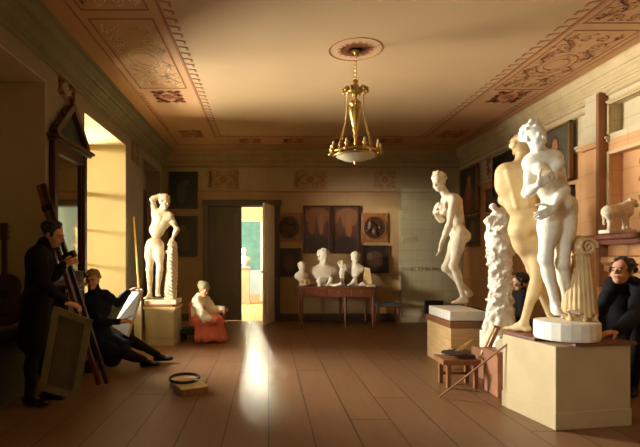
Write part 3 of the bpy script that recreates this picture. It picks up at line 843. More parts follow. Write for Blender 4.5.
J['hands'] = [('wl', (-.15, .1, -1), (-.9, .5, -.2), .35, 1), ('wr', (.05, -.6, .8), (1, 0, 0), .35, -1)]
V = Vol(.0085); body(V, J, True, s=1.0); head(V, J['hed'], (-.72, -.62, -.3), (-.15, 0, 1), 1.0, 'bun')
st = thing('marble_statue', 'pale nude turned left with bowed head and a hand at her chest', 'statue', (2.45, 6.2, .70), 'full figure plaster casts')
obj('figure', V.mesh(), 'plaster_grey', st)

# --- right pedestal with two casts ---------------------------------------
t, R = ped_box('pedestal', 'large pale box pedestal in the right foreground carrying two statues', 'statue pedestals', (2.535, 4.13), .34, .322, 0, .655, 9.5, 'ped_tan', [('foot_moulding', (.006, .0, .14))])
for i, (lo, hi, lab) in enumerate((((-.20, -.36, .657), (.36, -.10, .680), 'thin red brown board under the front of the round plinth'), ((-.335, -.08, .657), (.33, .30, .683), 'wide red brown board lying across the top of the large pedestal'))):
    b = NB(); box(b, lo, hi, R, bev=.003); tag(obj('wooden_board', b, 'wood_red'), lab, 'board')
PX, PY = 2.47, 3.99
J = J3(4.0, dict(pel=(558.5, 207, .0), wai=(551.5, 188, 0), che=(543.5, 170, 0), nek=(540.5, 153.5, 0), hed=(534.5, 137.5, -.03), sl=(532.2, 162.5, .02), sr=(554.3, 158.5, -.02),
    el=(527.5, 193, -.05), wl=(538.5, 184.5, -.17), er=(563.5, 190, -.04), wr=(553.5, 208.5, -.16), hl=(550.5, 214, .0), hr=(566, 213, .02),
    kl=(545.5, 258, -.07), kr=(562, 262, -.05), al=(555.5, 304.5, -.05), ar=(567.5, 303, .06),
    tf=(-.05, -1, 0), pf=(.0, -1, 0), fl=(-.35, -1, 0), fr=(-.25, -1, 0)))
J['hands'] = [('wl', (.8, -.1, .55), (0, 1, .1), .3, 1), ('wr', (-.8, -.1, -.42), (0, 1, .1), .35, -1)]
V = Vol(.0075); body(V, J, True, s=1.03); head(V, J['hed'], (.22, -1, -.05), (-.08, 0, 1), 1.0, 'bun')
st = thing('marble_statue', 'white nude woman covering herself with both hands, standing beside a draped urn', 'statue', (PX, PY, .685), 'full figure plaster casts')
obj('figure', V.mesh(), 'plaster', st)
b = NB(); lathe(b, [(.0, 0), (.236, 0), (.242, .02), (.242, .13), (.236, .145), (0, .15)], (PX + .01, PY, .685), 22); obj('base', b, 'plaster', st)
V = Vol(.008); ux, uy = 2.60, 4.01
V.cap((ux, uy, .87), (ux, uy, 1.34), .105, .09, .02); V.ell((ux, uy, 1.44), (.085, .085, .10), None, .03)
V.cap((ux - .02, uy - .07, 1.44), (ux - .02, uy + .02, 1.44), .075, k=.02)
for i in range(22):
    a = 2 * PI * i / 22 + .1
    V.cap((ux + .088 * math.cos(a), uy + .088 * math.sin(a), 1.37), (ux + .118 * math.cos(a + .1), uy + .118 * math.sin(a + .1), .85 + .03 * (i % 3)), .012, .019, .010)
for i in range(30):
    a = i * .42; rr = .072 - i * .0021
    V.cap((ux - .02 + rr * math.cos(a), uy - .145, 1.44 + rr * math.sin(a)), (ux - .02 + rr * math.cos(a + .42), uy - .145, 1.44 + rr * math.sin(a + .42)), .011, k=.004)
V.disp = wrinkle(.004, 34, 8, .2)
obj('draped_urn', V.mesh(), 'plaster_old', st, label='fringed drapery hanging over an urn')

# --- nude man seen from behind -------------------------------------------
J = J3(4.36, dict(pel=(526.5, 221), wai=(520, 203), che=(514.5, 183), nek=(519.5, 161, 0), hed=(522.5, 149.5, .04), sl=(505.5, 171, .0), sr=(528.5, 168, .02),
    el=(503.5, 200, .08), wl=(516, 212, .24), er=(536, 196, .06), wr=(533, 216, .16), hl=(518.5, 231, .0), hr=(533.5, 231, .02),
    kl=(533, 268, .12), kr=(538, 274, -.0), al=(553, 321, .05), ar=(524, 322.5, -.03),
    tf=(.35, 1, 0), fl=(.4, 1, 0), fr=(-.25, -.9, 0)))
J['hands'] = [('wl', (.5, .8, .1), (0, 0, 1), .3, 1), ('wr', (.2, .9, .1), (0, 0, 1), .3, -1)]
J['fr'] = (-.35, .6, 0)
V = Vol(.0085); body(V, J, s=1.06)
head(V, J['hed'], (.8, .6, -.1), (0, 0, 1), 1.02, 'curly')
st = thing('marble_statue', 'yellowed muscular nude seen from behind, striding just behind the white woman', 'statue', (2.3, 4.3, .685), 'full figure plaster casts')
obj('figure', V.mesh(), 'plaster_old', st)

# --- gnarled column group -------------------------------------------------
b = NB(); box(b, (2.42, 5.02, .33), (2.74, 5.5, .53), bev=.01); tag(obj('plaster_block', b, 'plaster'), 'white plaster block under the gnarled carved column', 'block')
b = NB(); box(b, (2.38, 4.98, 0), (2.95, 5.62, .325), bev=.008); c_ = obj('crate', b, 'terracotta'); tag(c_, 'reddish crate standing under the white block behind the big pedestal', 'crate')
b = NB(); box(b, (2.36, 4.96, .27), (2.97, 5.0, .33)); box(b, (2.36, 4.96, .0), (2.97, 5.0, .05)); obj('batten', b, 'wood_mid', c_)
V = Vol(.0075); Yc = 5.26; r = random.Random(11)
ax = [P(500, 334, Yc), P(500, 310, Yc), P(501, 285, Yc), P(500, 262, Yc), P(499, 238, Yc), P(499, 218, Yc)]
rad = [.145, .125, .105, .11, .13, .10]
for i in range(5): V.cap(ax[i], ax[i + 1], rad[i], rad[i + 1], .04)
for i in range(420):
    q = r.uniform(0, 4.99); j = int(q); f = q - j; c = A3(ax[j]) * (1 - f) + A3(ax[j + 1]) * f; rr = (rad[j] * (1 - f) + rad[j + 1] * f) * 1.0
    a = r.uniform(0, 2 * PI); d = A3((math.cos(a), math.sin(a), 0)); tdir = A3((-math.sin(a), math.cos(a), 0)) * r.uniform(-1, 1) + A3((0, 0, r.uniform(-1.4, 1.4)))
    p0 = c + d * rr; p1 = p0 + nv(tdir) * r.uniform(.03, .08) + d * r.uniform(-.012, .012)
    V.cap(p0, p1, r.uniform(.008, .018), r.uniform(.006, .011), .004)
for (x, y, rr) in ((493, 207, .036), (498, 214, .045), (488, 221, .04), (508, 218, .04), (513, 226, .035), (503, 209, .03)): V.ell(P(x, y, Yc - .02), (rr, rr, rr * 1.15), None, .03)
for i in range(12):
    a = i * PI / 6; V.cap(A3(ax[1]) + A3((math.cos(a) * .1, math.sin(a) * .1, 0)), A3(ax[0]) + A3((math.cos(a) * .155, math.sin(a) * .155, -.01)), .026, .04, .02)
V.bx((2.58, Yc, .331), (.5, .5, .20), None, .001, .004, sub=True); V.disp = wrinkle(.008, 75, 4, 1.0)
st = thing('plaster_sculpture', 'gnarled cream plaster column crowded with carved folds, left of the two big statues', 'sculpture', (2.55, Yc, .53))
obj('figure', V.mesh(), 'plaster', st)

# --- small animal sculpture on the niche ledge -----------------------------
b = NB(); box(b, (XR - .32, 4.7, 1.56), (XR + .13, 5.84, 1.615), bev=.01); box(b, (XR - .26, 4.75, 1.50), (XR + .0, 5.8, 1.56), bev=.01)
tag(obj('wall_ledge', b, 'wood_red'), 'red brown ledge fixed below the niche on the right wall', 'shelf')
V = Vol(.006); Ya = 5.28
p = lambda x, y, d=0: P(x, y, Ya + d)
V.cap(p(609, 212), p(624, 211), .075, .085, .04); V.cap(p(624, 209), p(630, 203), .07, .045, .03)
V.ell(p(632, 203, -.01), (.05, .042, .042), None, .02); V.ell(p(636, 205, -.01), (.03, .027, .024), None, .012)
for d in (-.03, .03): V.ell(p(630.5, 199, d), (.012, .012, .02), None, .006)
for x, kx, d in ((608, 610, -.045), (611, 609, .045), (623, 625, -.045), (627, 626, .045)):
    V.cap(p(x, 214, d), p(kx, 221, d), .04, .024, .02); V.cap(p(kx, 221, d), p(x + 1, 228.5, d), .022, .017, .01); V.ell(p(x + 2.2, 229, d), (.028, .018, .014), None, .01)
V.cap(p(606, 208), p(603, 216), .012, .01, .01); V.cap(p(603, 216), p(604, 224), .01, .014, .01)
V.disp = wrinkle(.003, 60, 5, 1)
st = thing('animal_sculpture', 'small grey sculpture of a four legged beast on the ledge of the right wall', 'sculpture', (3.9, Ya, 1.617))
obj('figure', V.mesh(), 'plaster_grey', st)
b = NB(); a = P(603.5, 232, Ya); box(b, (a.x, Ya - .09, 1.618), (a.x + .30, Ya + .09, 1.66), bev=.008); obj('base', b, 'plaster_grey', st)
# ================================================================== faces
def face_parts(t, c, f, u, s):
    R = frame(f, u); c = A3(c); L = lambda x, y, z: Vector(c + R @ (A3((x, y, z)) * s))
    for q in (-1, 1):
        b = NB(); bmesh.ops.create_icosphere(b, subdivisions=2, radius=.0085 * s, matrix=Matrix.Translation(L(q * .030, .0835, -.002))); obj('eye', b, 'hair_dark', t, True)
        b = NB(); tube(b, [L(q * .014, .094, .017), L(q * .030, .094, .021), L(q * .046, .082, .017)], .0038 * s, 6); obj('eyebrow', b, 'hair_dark', t, True)
    b = NB(); tube(b, [L(-.018, .089, -.058), L(-.008, .0955, -.0565), L(.008, .0955, -.0565), L(.018, .089, -.058)], [.002, .0042, .0042, .002], 6); obj('lips', b, 'terracotta', t, True)
# ================================================================== people
def person(label, J, hf, hu=(0, 0, 1), hair='short', hairmat='hair_dark', coat='coat_black', legs='trousers', vox=.0075, skirt=None, hs=1.0, s=1.0, female=False, wr=.004, group=None, collar=True, coat_inf=.016, sleeves=True, shoes=True, slim=.95):
    c = (Vector(J['al']) + Vector(J['ar'])) / 2
    t = thing('person', label, 'person', (c.x, c.y, max(0, min(Vector(J['al']).z, Vector(J['ar']).z) - .085)), group)
    V = Vol(vox); body(V, J, female, s=s, slim=slim, nude=False); head(V, J['hed'], hf, hu, hs)
    obj('figure', V.mesh(), 'skin', t)
    V = Vol(.006); head(V, J['hed'], hf, hu, hs * 1.02, hair, body=False); 
    obj('hair', V.mesh(), hairmat, t)
    face_parts(t, J['hed'], hf, hu, hs)
    V = Vol(.009)
    body(V, J, female, s=s, inf=coat_inf, parts='torso', slim=slim)
    if skirt: skirt(V)
    g = A3(J['nek']); 
    if collar:
        up = nv(A3(J['hed']) - A3(J['che'])); V.cap(g - up * .03, g + up * .035, .066, .068, .03)
    V.disp = wrinkle(wr, 28, 2, .6)
    obj('coat', V.mesh(), coat, t)
    if legs:
        V = Vol(.009); body(V, J, female, s=s, inf=.013, parts='legs'); V.disp = wrinkle(.005, 26, 6, .6); obj('trousers', V.mesh(), legs, t)
    if shoes:
        for a_, f_ in (('al', 'fl'), ('ar', 'fr')):
            V = Vol(.007); foot(V, J[a_], J[f_], s, toes=False, inf=.007, up=J.get('fu', (0, 0, 1))); obj('shoe', V.mesh(), 'shoe', t)
    return t

# --- man standing at the left ---------------------------------------------
J = J3(4.5, dict(pel=(36.5, 303), wai=(37, 284), che=(39.5, 266), nek=(43.5, 247), hed=(53, 234.5, -.01), sl=(39.5, 253.5, -.17), sr=(46, 252, .16),
    el=(44, 284, -.20), wl=(66, 303, -.27), er=(54, 275, .16), wr=(63.5, 264.5, .16), hl=(36.5, 308, -.09), hr=(37.5, 308, .09),
    kl=(33, 352, -.09), kr=(44, 352, .10), al=(29.5, 395, -.09), ar=(46.5, 391, .12),
    tf=(.97, .1, 0), fl=(1, -.25, 0), fr=(1, -.15, 0)))
J['hands'] = [('wl', (.9, .1, -.25), (-.2, .2, -1), .55, 1), ('wr', (.6, .25, .25), (-.1, .6, -.3), .6, 1)]
def sk(V):
    for d in (-.1, 0, .1): V.cap(P(37, 300, 4.5 + d), P(33, 343, 4.5 + d), .125, .115, .05)
    V.cap(P(37, 300, 4.5), P(28, 340, 4.5), .12, .09, .05)
person('dark haired man in a long black coat standing at the left with a stretched canvas', J, (.93, -.1, -.33), hair='curly', skirt=sk)
# --- man sitting low by the window ---------------------------------------
b = NB(); box(b, (-2.225, 5.62, 0), (-2.02, 5.92, .15), bev=.008); t = obj('low_stool', b, 'wood_dark'); tag(t, 'low dark wooden box seat under the man drawing by the window', 'stool')
J = J3(5.80, dict(pel=(102, 346), wai=(99.5, 331), che=(97.5, 308), nek=(94, 290), hed=(92.3, 280, -.06), sl=(88.5, 298.5, .04), sr=(104.5, 296, .02),
    el=(98.5, 323, -.16), wl=(119.5, 321.5, -.10), er=(118, 303, .16), wr=(129, 291.5, .26), hl=(102, 350, -.08), hr=(106, 348, .09),
    kl=(125.5, 350.5, -.12), kr=(128, 340.5, .22), al=(142, 359, .12), ar=(159, 354.5, .32),
    tf=(.7, -.6, 0), pf=(.9, -.3, .2), fl=(.9, -.1, .1), fr=(1, -.1, .12), fu=(-.25, 0, 1)))
J['kl'] = P(124, 353, 5.78); J['al'] = P(144, 360, 5.95); J['kr'] = P(128.5, 338, 6.0); J['ar'] = P(157.5, 355, 6.2)
J['hands'] = [('wl', (1, .2, .05), (0, .4, -.8), .5, 1), ('wr', (.55, .5, .35), (.4, .4, -.8), .5, -1)]
def sk(V):
    V.cap(P(103, 342, 5.9), P(122, 347, 5.85), .155, .10, .06); V.cap(P(104, 352, 5.85), P(112, 358, 5.78), .13, .11, .05); V.cap(P(106, 342, 5.98), P(126, 341, 6.0), .11, .09, .05)
person('fair haired man in a navy coat sitting with outstretched legs, drawing on a leaning board', J, (.12, -1, -.06), hair='short', hairmat='hair_fair', coat='coat_navy', legs='coat_black', skirt=sk, hs=1.0, slim=1.0)
# --- woman in red ----------------------------------------------------------
b = NB(); t = thing('bench', 'low wooden bench with a teal cushion under the woman in red', 'bench', (-1.25, 7.9, 0))
box(b, (-1.41, 7.74, .10), (-1.0, 8.05, .14), bev=.006); obj('seat', b, 'wood_dark', t)
b = NB(); box(b, (-1.42, 7.73, .14), (-1.0, 8.06, .20), bev=.022); obj('cushion', b, 'teal', t)
for x in (-1.40, -1.05):
    for y in (7.75, 8.0): b = NB(); box(b, (x, y, 0), (x + .04, y + .04, .102)); obj('leg', b, 'wood_dark', t)
J = J3(7.82, dict(pel=(197.5, 321.5), wai=(197.5, 314), che=(200, 305), nek=(201.5, 297), hed=(203.8, 289.8, -.02), sl=(196, 302.5, -.13), sr=(206, 301.5, .10),
    el=(204.5, 318, -.18), wl=(219.5, 321, -.16), er=(213, 311.5, .04), wr=(222.5, 308, .0), hl=(199, 324, -.09), hr=(199.5, 324, .09),
    kl=(218, 321.5, -.11), kr=(217, 320.5, .10), al=(213, 334, -.11), ar=(219.5, 334, .06),
    tf=(.75, -.62, 0), fl=(.9, -.4, 0), fr=(.9, -.4, 0)))
J['hands'] = [('wl', (.9, 0, .0), (0, .3, -.6), .6, 1), ('wr', (.5, -.6, -.1), (.2, .4, -.5), .6, -1)]
c0 = Vector((-1.0, 7.8, 0))
t = thing('person', 'woman in white blouse, rose red skirt and pale cap, seated on the low bench', 'person', (-.95, 7.8, 0))
V = Vol(.008); body(V, J, True, s=.86, nude=False); head(V, J['hed'], (.72, -.6, -.35), (.1, 0, 1), .95); obj('figure', V.mesh(), 'skin', t); face_parts(t, J['hed'], (.72, -.6, -.35), (.1, 0, 1), .95)
V = Vol(.007); R = frame((.72, -.6, -.35), (.1, 0, 1)); h = A3(J['hed']); V.ell(h + R @ A3((0, -.03, .055)), (.09, .095, .085), R, .02); V.ell(h + R @ A3((0, -.10, .05)), (.06, .06, .06), R, .03)
V.cap(h + R @ A3((-.06, .035, .05)), h + R @ A3((.06, .035, .05)), .022, k=.02); V.disp = wrinkle(.003, 50, 3, 1); obj('cap', V.mesh(), 'cap', t)
V = Vol(.008); body(V, J, True, s=.88, inf=.024, parts='torso')
for sh, e_, w_ in (('sl', 'el', 'wl'), ('sr', 'er', 'wr')):
    q0, q1, q2 = A3(J[sh]), A3(J[e_]), A3(J[w_])
    V.cap(q0, q1, .072, .080, .03); V.cap(q1, q1 * .45 + q2 * .55, .076, .06, .03); V.cap(q1 * .4 + q2 * .6, q1 * .3 + q2 * .7, .042, .042, .01)
V.cap(A3(J['nek']) + A3((-.05, 0, .01)), A3(J['che']) + A3((.06, -.12, .03)), .05, .045, .03)
V.disp = wrinkle(.010, 42, 3, .8); obj('blouse', V.mesh(), 'shirt', t)
V = Vol(.009)
V.cap(P(195.0, 306, 7.84), P(196.5, 318, 7.84), .105, .125, .04); V.cap(P(203, 309, 7.66), P(199, 318, 7.74), .05, .10, .04)
obj('bodice', V.mesh(), 'red', t)
V = Vol(.009)
for d in (-.15, 0, .13):
    V.cap(P(197.5, 322, 7.84 + d), P(217, 320, 7.78 + d * .8), .115, .088, .05)
for i in range(9):
    q_ = i / 8; top = P(200 + 18 * q_, 321.5, 7.68 + .06 * q_); bot = P(199.5 + 23 * q_, 338, 7.58 + .10 * q_)
    V.cap(top, bot, .075, .055 if i % 2 else .075, .018)
for i in range(5):
    q_ = i / 4; V.cap(P(218.5, 321, 7.68 + .22 * q_), P(222.5, 338, 7.66 + .26 * q_), .075, .06 if i % 2 else .075, .02)
V.bx((-1.0, 7.7, -.098), (.6, .6, .10), None, .001, .01, sub=True); V.disp = wrinkle(.010, 40, 5, .3); obj('skirt', V.mesh(), 'red', t)
b = NB(); tube(b, [P(225.0, 306, 7.72), P(224.2, 322, 7.71), P(223.6, 338.6, 7.70)], .022, 8); s_ = obj('wooden_pole', b, 'wood_red'); tag(s_, 'short brown stick held upright by the seated woman', 'stick')
# --- boy behind the casts ---------------------------------------------------
Yb = 5.62
b = NB(); t = thing('stool', 'plain dark stool under the boy sitting behind the casts', 'stool', (2.98, Yb + .05, 0))
box(b, (2.80, Yb - .12, .32), (3.16, Yb + .26, .36), bev=.006); obj('seat', b, 'wood_dark', t)
for x in (2.82, 3.10):
    for y in (Yb - .1, Yb + .2): b = NB(); box(b, (x, y, 0), (x + .04, y + .04, .322)); obj('leg', b, 'wood_dark', t)
def W(x, y, z): return Vector((x, y, z))
J = dict(pel=W(3.0, Yb + .05, .52), wai=W(2.98, Yb + .04, .66), che=W(2.96, Yb + .02, .82), nek=W(2.94, Yb, .965), hed=P(520, 283.5, Yb - .02), sl=W(2.93, Yb - .15, .92), sr=W(2.93, Yb + .17, .92),
    el=W(2.87, Yb - .2, .70), wl=W(2.70, Yb - .12, .62), er=W(2.87, Yb + .2, .70), wr=W(2.70, Yb + .14, .62), hl=W(2.98, Yb - .05, .49), hr=W(2.98, Yb + .13, .49),
    kl=W(2.66, Yb + .12, .46), kr=W(2.66, Yb + .28, .46), al=W(2.72, Yb + .12, .09), ar=W(2.72, Yb + .26, .09), tf=(-1, -.05, 0), fl=(-1, 0, 0), fr=(-1, .1, 0))
J['hands'] = [('wl', (-.9, .2, -.1), (0, 0, -1), .4, -1), ('wr', (-.9, -.2, -.1), (0, 0, -1), .4, 1)]
person('dark haired boy in black in profile between the carved column and the statues', J, (-.93, -.12, -.35), hair='curly', s=.85, hs=.92)
# --- man leaning at the right edge ------------------------------------------
Yr = 4.62
J = dict(pel=W(3.58, 4.88, .84), wai=W(3.50, 4.76, .93), che=W(3.41, 4.60, 1.03), nek=P(626.5, 284.5, 4.46), hed=P(622, 271.5, 4.38), sl=P(613, 288, 4.47), sr=P(641, 290, 4.32),
    el=P(600, 310, 4.46), wl=W(2.88, 4.42, .76), er=P(633, 318, 4.12), wr=P(616.5, 331.5, 4.02), hl=W(3.52, 4.93, .80), hr=W(3.64, 4.80, .80),
    kl=W(3.44, 4.84, .47), kr=W(3.56, 4.66, .47), al=W(3.52, 4.98, .09), ar=W(3.62, 4.76, .09), tf=(-.45, -.45, -.77), pf=(-.6, -.6, -.4), fl=(-.7, -.7, 0), fr=(-.7, -.7, 0))
J['hands'] = [('wl', (-.6, -.5, -.1), (0, 0, -1), .4, -1), ('wr', (-.85, .1, -.18), (0, .15, -1), .45, 1)]
def sk(V):
    V.cap(W(3.56, 4.86, .84), W(3.56, 4.82, .42), .165, .165, .06)
person('dark haired man in black leaning over the big pedestal at the right edge', J, (-.88, -.46, .16), hair='curly', skirt=sk, hs=1.05)
# ================================================================== furniture and small things
# --- pole and canvas held by the standing man -----------------------------
t = thing('folded_easel', 'long dark folded easel leaning from the floor up behind the standing man', 'easel', (-1.72, 4.97, 0))
a, c = Vector((-2.25, 4.76, 2.08)), Vector((-1.71, 4.98, .045))
for i, off in enumerate((-.024, .024)):
    o3 = Vector((off, .0, off * .3)); b = NB(); beam(b, a + o3, c + o3 + Vector((off * .8, 0, 0)), .04, .045, (0, 1, 0)); obj('leg', b, 'wood_dark' if i else 'wood_red', t)
b = NB(); beam(b, a + (c - a) * .36, a + (c - a) * .36 + Vector((.12, -.03, .05)), .07, .05, (0, 1, 0)); obj('bracket', b, 'wood_dark', t)
b = NB(); beam(b, a + (c - a) * .1 + Vector((0, -.03, 0)), a + (c - a) * .13 + Vector((0, -.03, 0)), .10, .02, (0, 1, 0)); obj('clamp', b, 'iron', t)
t = thing('stretched_canvas', 'stretched canvas seen from behind, held upright at the left by the standing man', 'canvas', (-1.6, 4.15, .1))
q = [P(53.8, 306, 4.12), P(92.5, 320, 4.20), P(78, 399, 4.20), P(38.4, 390, 4.12)]
b = NB(); k = [p_ + Vector((0, .012, 0)) for p_ in q]; quadbox(b, *k, .006); obj('cloth', b, 'canvas_back', t)
for i in range(4):
    p0, p1 = q[i], q[(i + 1) % 4]; ce = (q[0] + q[2]) / 2; inn = (ce - (p0 + p1) / 2).normalized() * .028
    b = NB(); beam(b, p0 + inn, p1 + inn, .022, .056, inn); obj('stretcher_bar', b, 'canvas_frame', t)
b = NB(); m1 = (q[0] + q[3]) / 2; m2 = (q[1] + q[2]) / 2
# --- guitar ----------------------------------------------------------------
t = thing('guitar', 'dark guitar standing upright in the near window recess at the left edge', 'guitar', (-2.52, 4.66, .68))
V = Vol(.007); gx, gy = -2.535, 4.66
for z, r_ in ((.86, .165), (1.07, .125)):
    V.cap((gx, gy - .035, z), (gx, gy + .035, z), r_, k=.06)
V.bx((gx, gy - .30, 1.0), (.3, .255, .4), None, .002, .006, sub=True); V.bx((gx, gy + .30, 1.0), (.3, .255, .4), None, .002, .006, sub=True)
obj('body', V.mesh(), 'wood_dark', t)
b = NB(); lathe(b, [(.0, 0), (.042, 0), (.042, .004), (0, .004)], (0, 0, 0), 20); bmesh.ops.transform(b, matrix=Matrix.Translation((gx, gy - .045, 1.0)) @ Matrix.Rotation(PI / 2, 4, 'X'), verts=b.verts); obj('sound_hole', b, 'iron', t)
b = NB(); box(b, (gx - .025, gy - .058, 1.05), (gx + .025, gy - .03, 1.52), bev=.005); obj('neck', b, 'wood_dark', t)
b = NB(); box(b, (gx - .04, gy - .058, 1.52), (gx + .04, gy - .03, 1.69), bev=.012); h = obj('headstock', b, 'wood_dark', t)
for i in range(6):
    sx = -1 if i % 2 else 1; b = NB(); z = 1.55 + (i // 2) * .05; tube(b, [(gx + sx * .038, gy - .044, z), (gx + sx * .065, gy - .044, z)], .009, 6); obj('tuning_peg', b, 'wood_mid', h)
b = NB(); box(b, (gx - .07, gy - .06, .80), (gx + .07, gy - .044, .825)); obj('bridge', b, 'iron', t)
# --- pier mirror -------------------------------------------------------------
MX = XL + .035
t = thing('wall_mirror', 'tall dark wooden mirror with a triangular pediment on the left wall', 'mirror', (MX, 5.4, 1.1))
y0, y1 = 4.97, 5.86; z0, z1 = 1.10, 2.60
b = NB()
box(b, (XL + .002, y0, z0), (MX + .03, y0 + .085, z1), bev=.008); box(b, (XL + .002, y1 - .085, z0), (MX + .03, y1, z1), bev=.008)
box(b, (XL + .002, y0, z0), (MX + .02, y1, z0 + .10), bev=.008); box(b, (XL + .002, y0 + .02, z1 - .14), (MX + .02, y1 - .02, z1 - .02), bev=.006)
for yy in (y0 + .10, y1 - .12): box(b, (XL + .002, yy, z0 + .1), (MX + .005, yy + .02, z1 - .14))
obj('frame', b, 'mirror_wood', t)
b = NB(); box(b, (XL + .004, y0 + .08, z0 + .09), (XL + .02, y1 - .08, z1 - .13)); obj('mirror_glass', b, 'mirror', t)
b = NB(); box(b, (XL + .002, y0 - .04, z1 - .03), (MX + .07, y1 + .04, z1), bev=.006); box(b, (XL + .002, y0 - .07, z1), (MX + .10, y1 + .07, z1 + .035), bev=.006); obj('cornice', b, 'mirror_wood', t)
ym = (y0 + y1) / 2; zp = z1 + .035
b = NB(); A_ = (MX + .02, y0 + .02, zp); B_ = (MX + .02, y1 - .02, zp); C_ = (MX + .02, ym, zp + .40)
beam(b, (MX + .03, y0 - .0, zp + .02), (MX + .03, ym, zp + .42), .07, .06, (1, 0, 0)); beam(b, (MX + .03, y1 + .0, zp + .02), (MX + .03, ym, zp + .42), .07, .06, (1, 0, 0)); pd = obj('pediment', b, 'mirror_wood', t)
b = NB()
vs = [b.verts.new((x, *v[1:])) for x in (XL + .004, MX) for v in (A_, B_, C_)]
for f in ((0, 1, 2), (3, 4, 5), (0, 1, 4, 3), (1, 2, 5, 4), (2, 0, 3, 5)): b.faces.new([vs[i] for i in f])
obj('tympanum', b, 'green_board', pd)
for yy, zz, nm in ((ym, zp + .43, 'finial'), (y0 + .04, zp + .06, 'finial'), (y0 + .22, zp + .24, 'finial')):
    b = NB(); lathe(b, [(.02, 0), (.03, .015), (.014, .03), (.03, .05), (.022, .075), (.004, .095)], (MX + .02, yy, zz), 10); obj(nm, b, 'mirror_wood', pd)
t = thing('console_cabinet', 'narrow dark wooden cabinet standing below the tall mirror', 'cabinet', (-2.2, 5.3, 0))
b = NB(); box(b, (XL + .022, 5.0, 0), (-2.11, 5.52, 1.03)); obj('body', b, 'wood_dark', t)
b = NB(); box(b, (XL + .001, 4.97, 1.03), (-2.08, 5.56, 1.065), bev=.006); obj('top', b, 'wood_red', t)
for zz in (.1, .42, .72):
    b = NB(); box(b, (-2.115, 5.03, zz), (-2.095, 5.49, zz + .27), bev=.004); d_ = obj('drawer', b, 'wood_dark', t)
    for yy in (5.14, 5.38): b = NB(); box(b, (-2.10, yy, zz + .12), (-2.075, yy + .03, zz + .15), bev=.005); obj('knob', b, 'brass', d_)
# --- drawing board, chalk, leaning wood by the window ------------------------
t = thing('drawing_board', 'large pale drawing board tilted against the knees of the seated man', 'board', (-1.75, 6.0, .35))
b = NB(); quadbox(b, P(135.5, 289, 6.22), P(144, 290, 6.07), P(129, 337, 5.92), P(114, 327.5, 6.07), -.03); obj('panel', b, 'board_pale', t)
b = NB(); quadbox(b, P(134.8, 291, 6.205), P(141.5, 292, 6.07), P(127, 334.5, 5.93), P(115.6, 326.5, 6.06), .004); obj('paper', b, 'paper', t)
b = NB(); p0 = P(124.5, 319.5, 5.72); tube(b, [p0, p0 + Vector((.09, .02, .045))], .006, 6); tag(obj('crayon_holder', b, 'wood_mid'), 'short brown crayon holder in the hand of the seated man', 'crayon')
b = NB(); beam(b, (-1.94, 7.44, .012), (-2.215, 7.90, 2.02), .065, .02, (1, .5, 0)); tag(obj('plank', b, 'wood_light'), 'long light plank leaning on the wall left of the left statue', 'plank')
b = NB(); quadbox(b, P(132.5, 300, 7.40), P(141, 300, 7.36), P(141, 345.5, 7.20), P(135, 346.5, 7.24), .022); tag(obj('small_panel', b, 'board_pale'), 'narrow pale panel leaning on the left side of the left statue pedestal', 'panel')
# --- box and hoop on the floor -----------------------------------------------
R = Matrix.Translation((-.815, 4.91, 0)) @ Matrix.Rotation(math.radians(27.5), 4, 'Z')
t = thing('flat_box', 'flat yellow wooden box lying alone on the floorboards', 'box', (-.815, 4.91, 0))
b = NB(); box(b, (-.135, -.215, .002), (.135, .215, .066), R, bev=.004); obj('body', b, 'wood_mid', t)
b = NB(); box(b, (-.138, -.218, .066), (.138, .218, .082), R, bev=.003); obj('lid', b, 'wood_light', t, label='lighter lid')
b = NB(); ring(b, (-.86, 4.95, .118), .152, .009, 40, 8, Matrix.Rotation(.06, 3, 'X'), .98); ring(b, (-.86, 4.95, .104), .152, .009, 40, 8, Matrix.Rotation(.06, 3, 'X'), .98); tag(obj('hoop', b, 'iron'), 'dark round hoop lying on top of the flat yellow box', 'hoop')
b = NB(); tube(b, [(-.80, 4.87, .118), (-.70, 4.84, .120), (-.63, 4.86, .122)], [.006, .008, .018], 8); tag(obj('brush', b, 'paper'), 'white tipped brush lying across the dark hoop', 'brush')
# --- stool with palette --------------------------------------------------------
t = thing('stool', 'low brown wooden stool with a palette on it, left of the big pedestal', 'stool', (2.0, 5.08, 0))
b = NB(); box(b, (1.80, 4.93, .245), (2.19, 5.24, .30), bev=.006); obj('seat', b, 'wood_mid', t)
for x in (1.85, 2.13):
    for y in (4.95, 5.18): b = NB(); box(b, (x, y, 0), (x + .04, y + .04, .247)); obj('leg', b, 'wood_mid', t)
b = NB(); box(b, (1.87, 5.19, .09), (2.15, 5.21, .12)); obj('stretcher', b, 'wood_mid', t)
b = NB(); box(b, (1.98, 4.99, .302), (2.16, 5.10, .338), bev=.004); tag(obj('paint_box', b, 'wood_dark'), 'small dark paint box lying on the low brown stool', 'box')
t = thing('palette', 'oval dark brown palette with brushes resting on the low brown stool', 'palette', (1.99, 5.05, .34))
b = NB(); lathe(b, [(0, 0), (.15, 0), (.153, .005), (.15, .010), (0, .010)], (0, 0, 0), 28)
bmesh.ops.transform(b, matrix=Matrix.Translation((1.98, 5.06, .352)) @ Matrix.Rotation(math.radians(6), 4, 'X') @ Matrix.Rotation(math.radians(-4), 4, 'Y') @ Matrix.Diagonal((1, .72, 1, 1)), verts=b.verts); obj('board', b, 'wood_dark', t)
r = random.Random(2)
for i, cn in enumerate(('paper', 'red', 'wood_light', 'teal', 'shirt', 'wood_red')):
    b = NB(); bmesh.ops.create_icosphere(b, subdivisions=2, radius=.014, matrix=Matrix.Translation((1.90 + .032 * i, 5.13 - abs(i - 2.5) * .01, .376 - .0 * i)) @ Matrix.Diagonal((1, 1, .45, 1))); obj('paint_dab', b, cn, t, True)
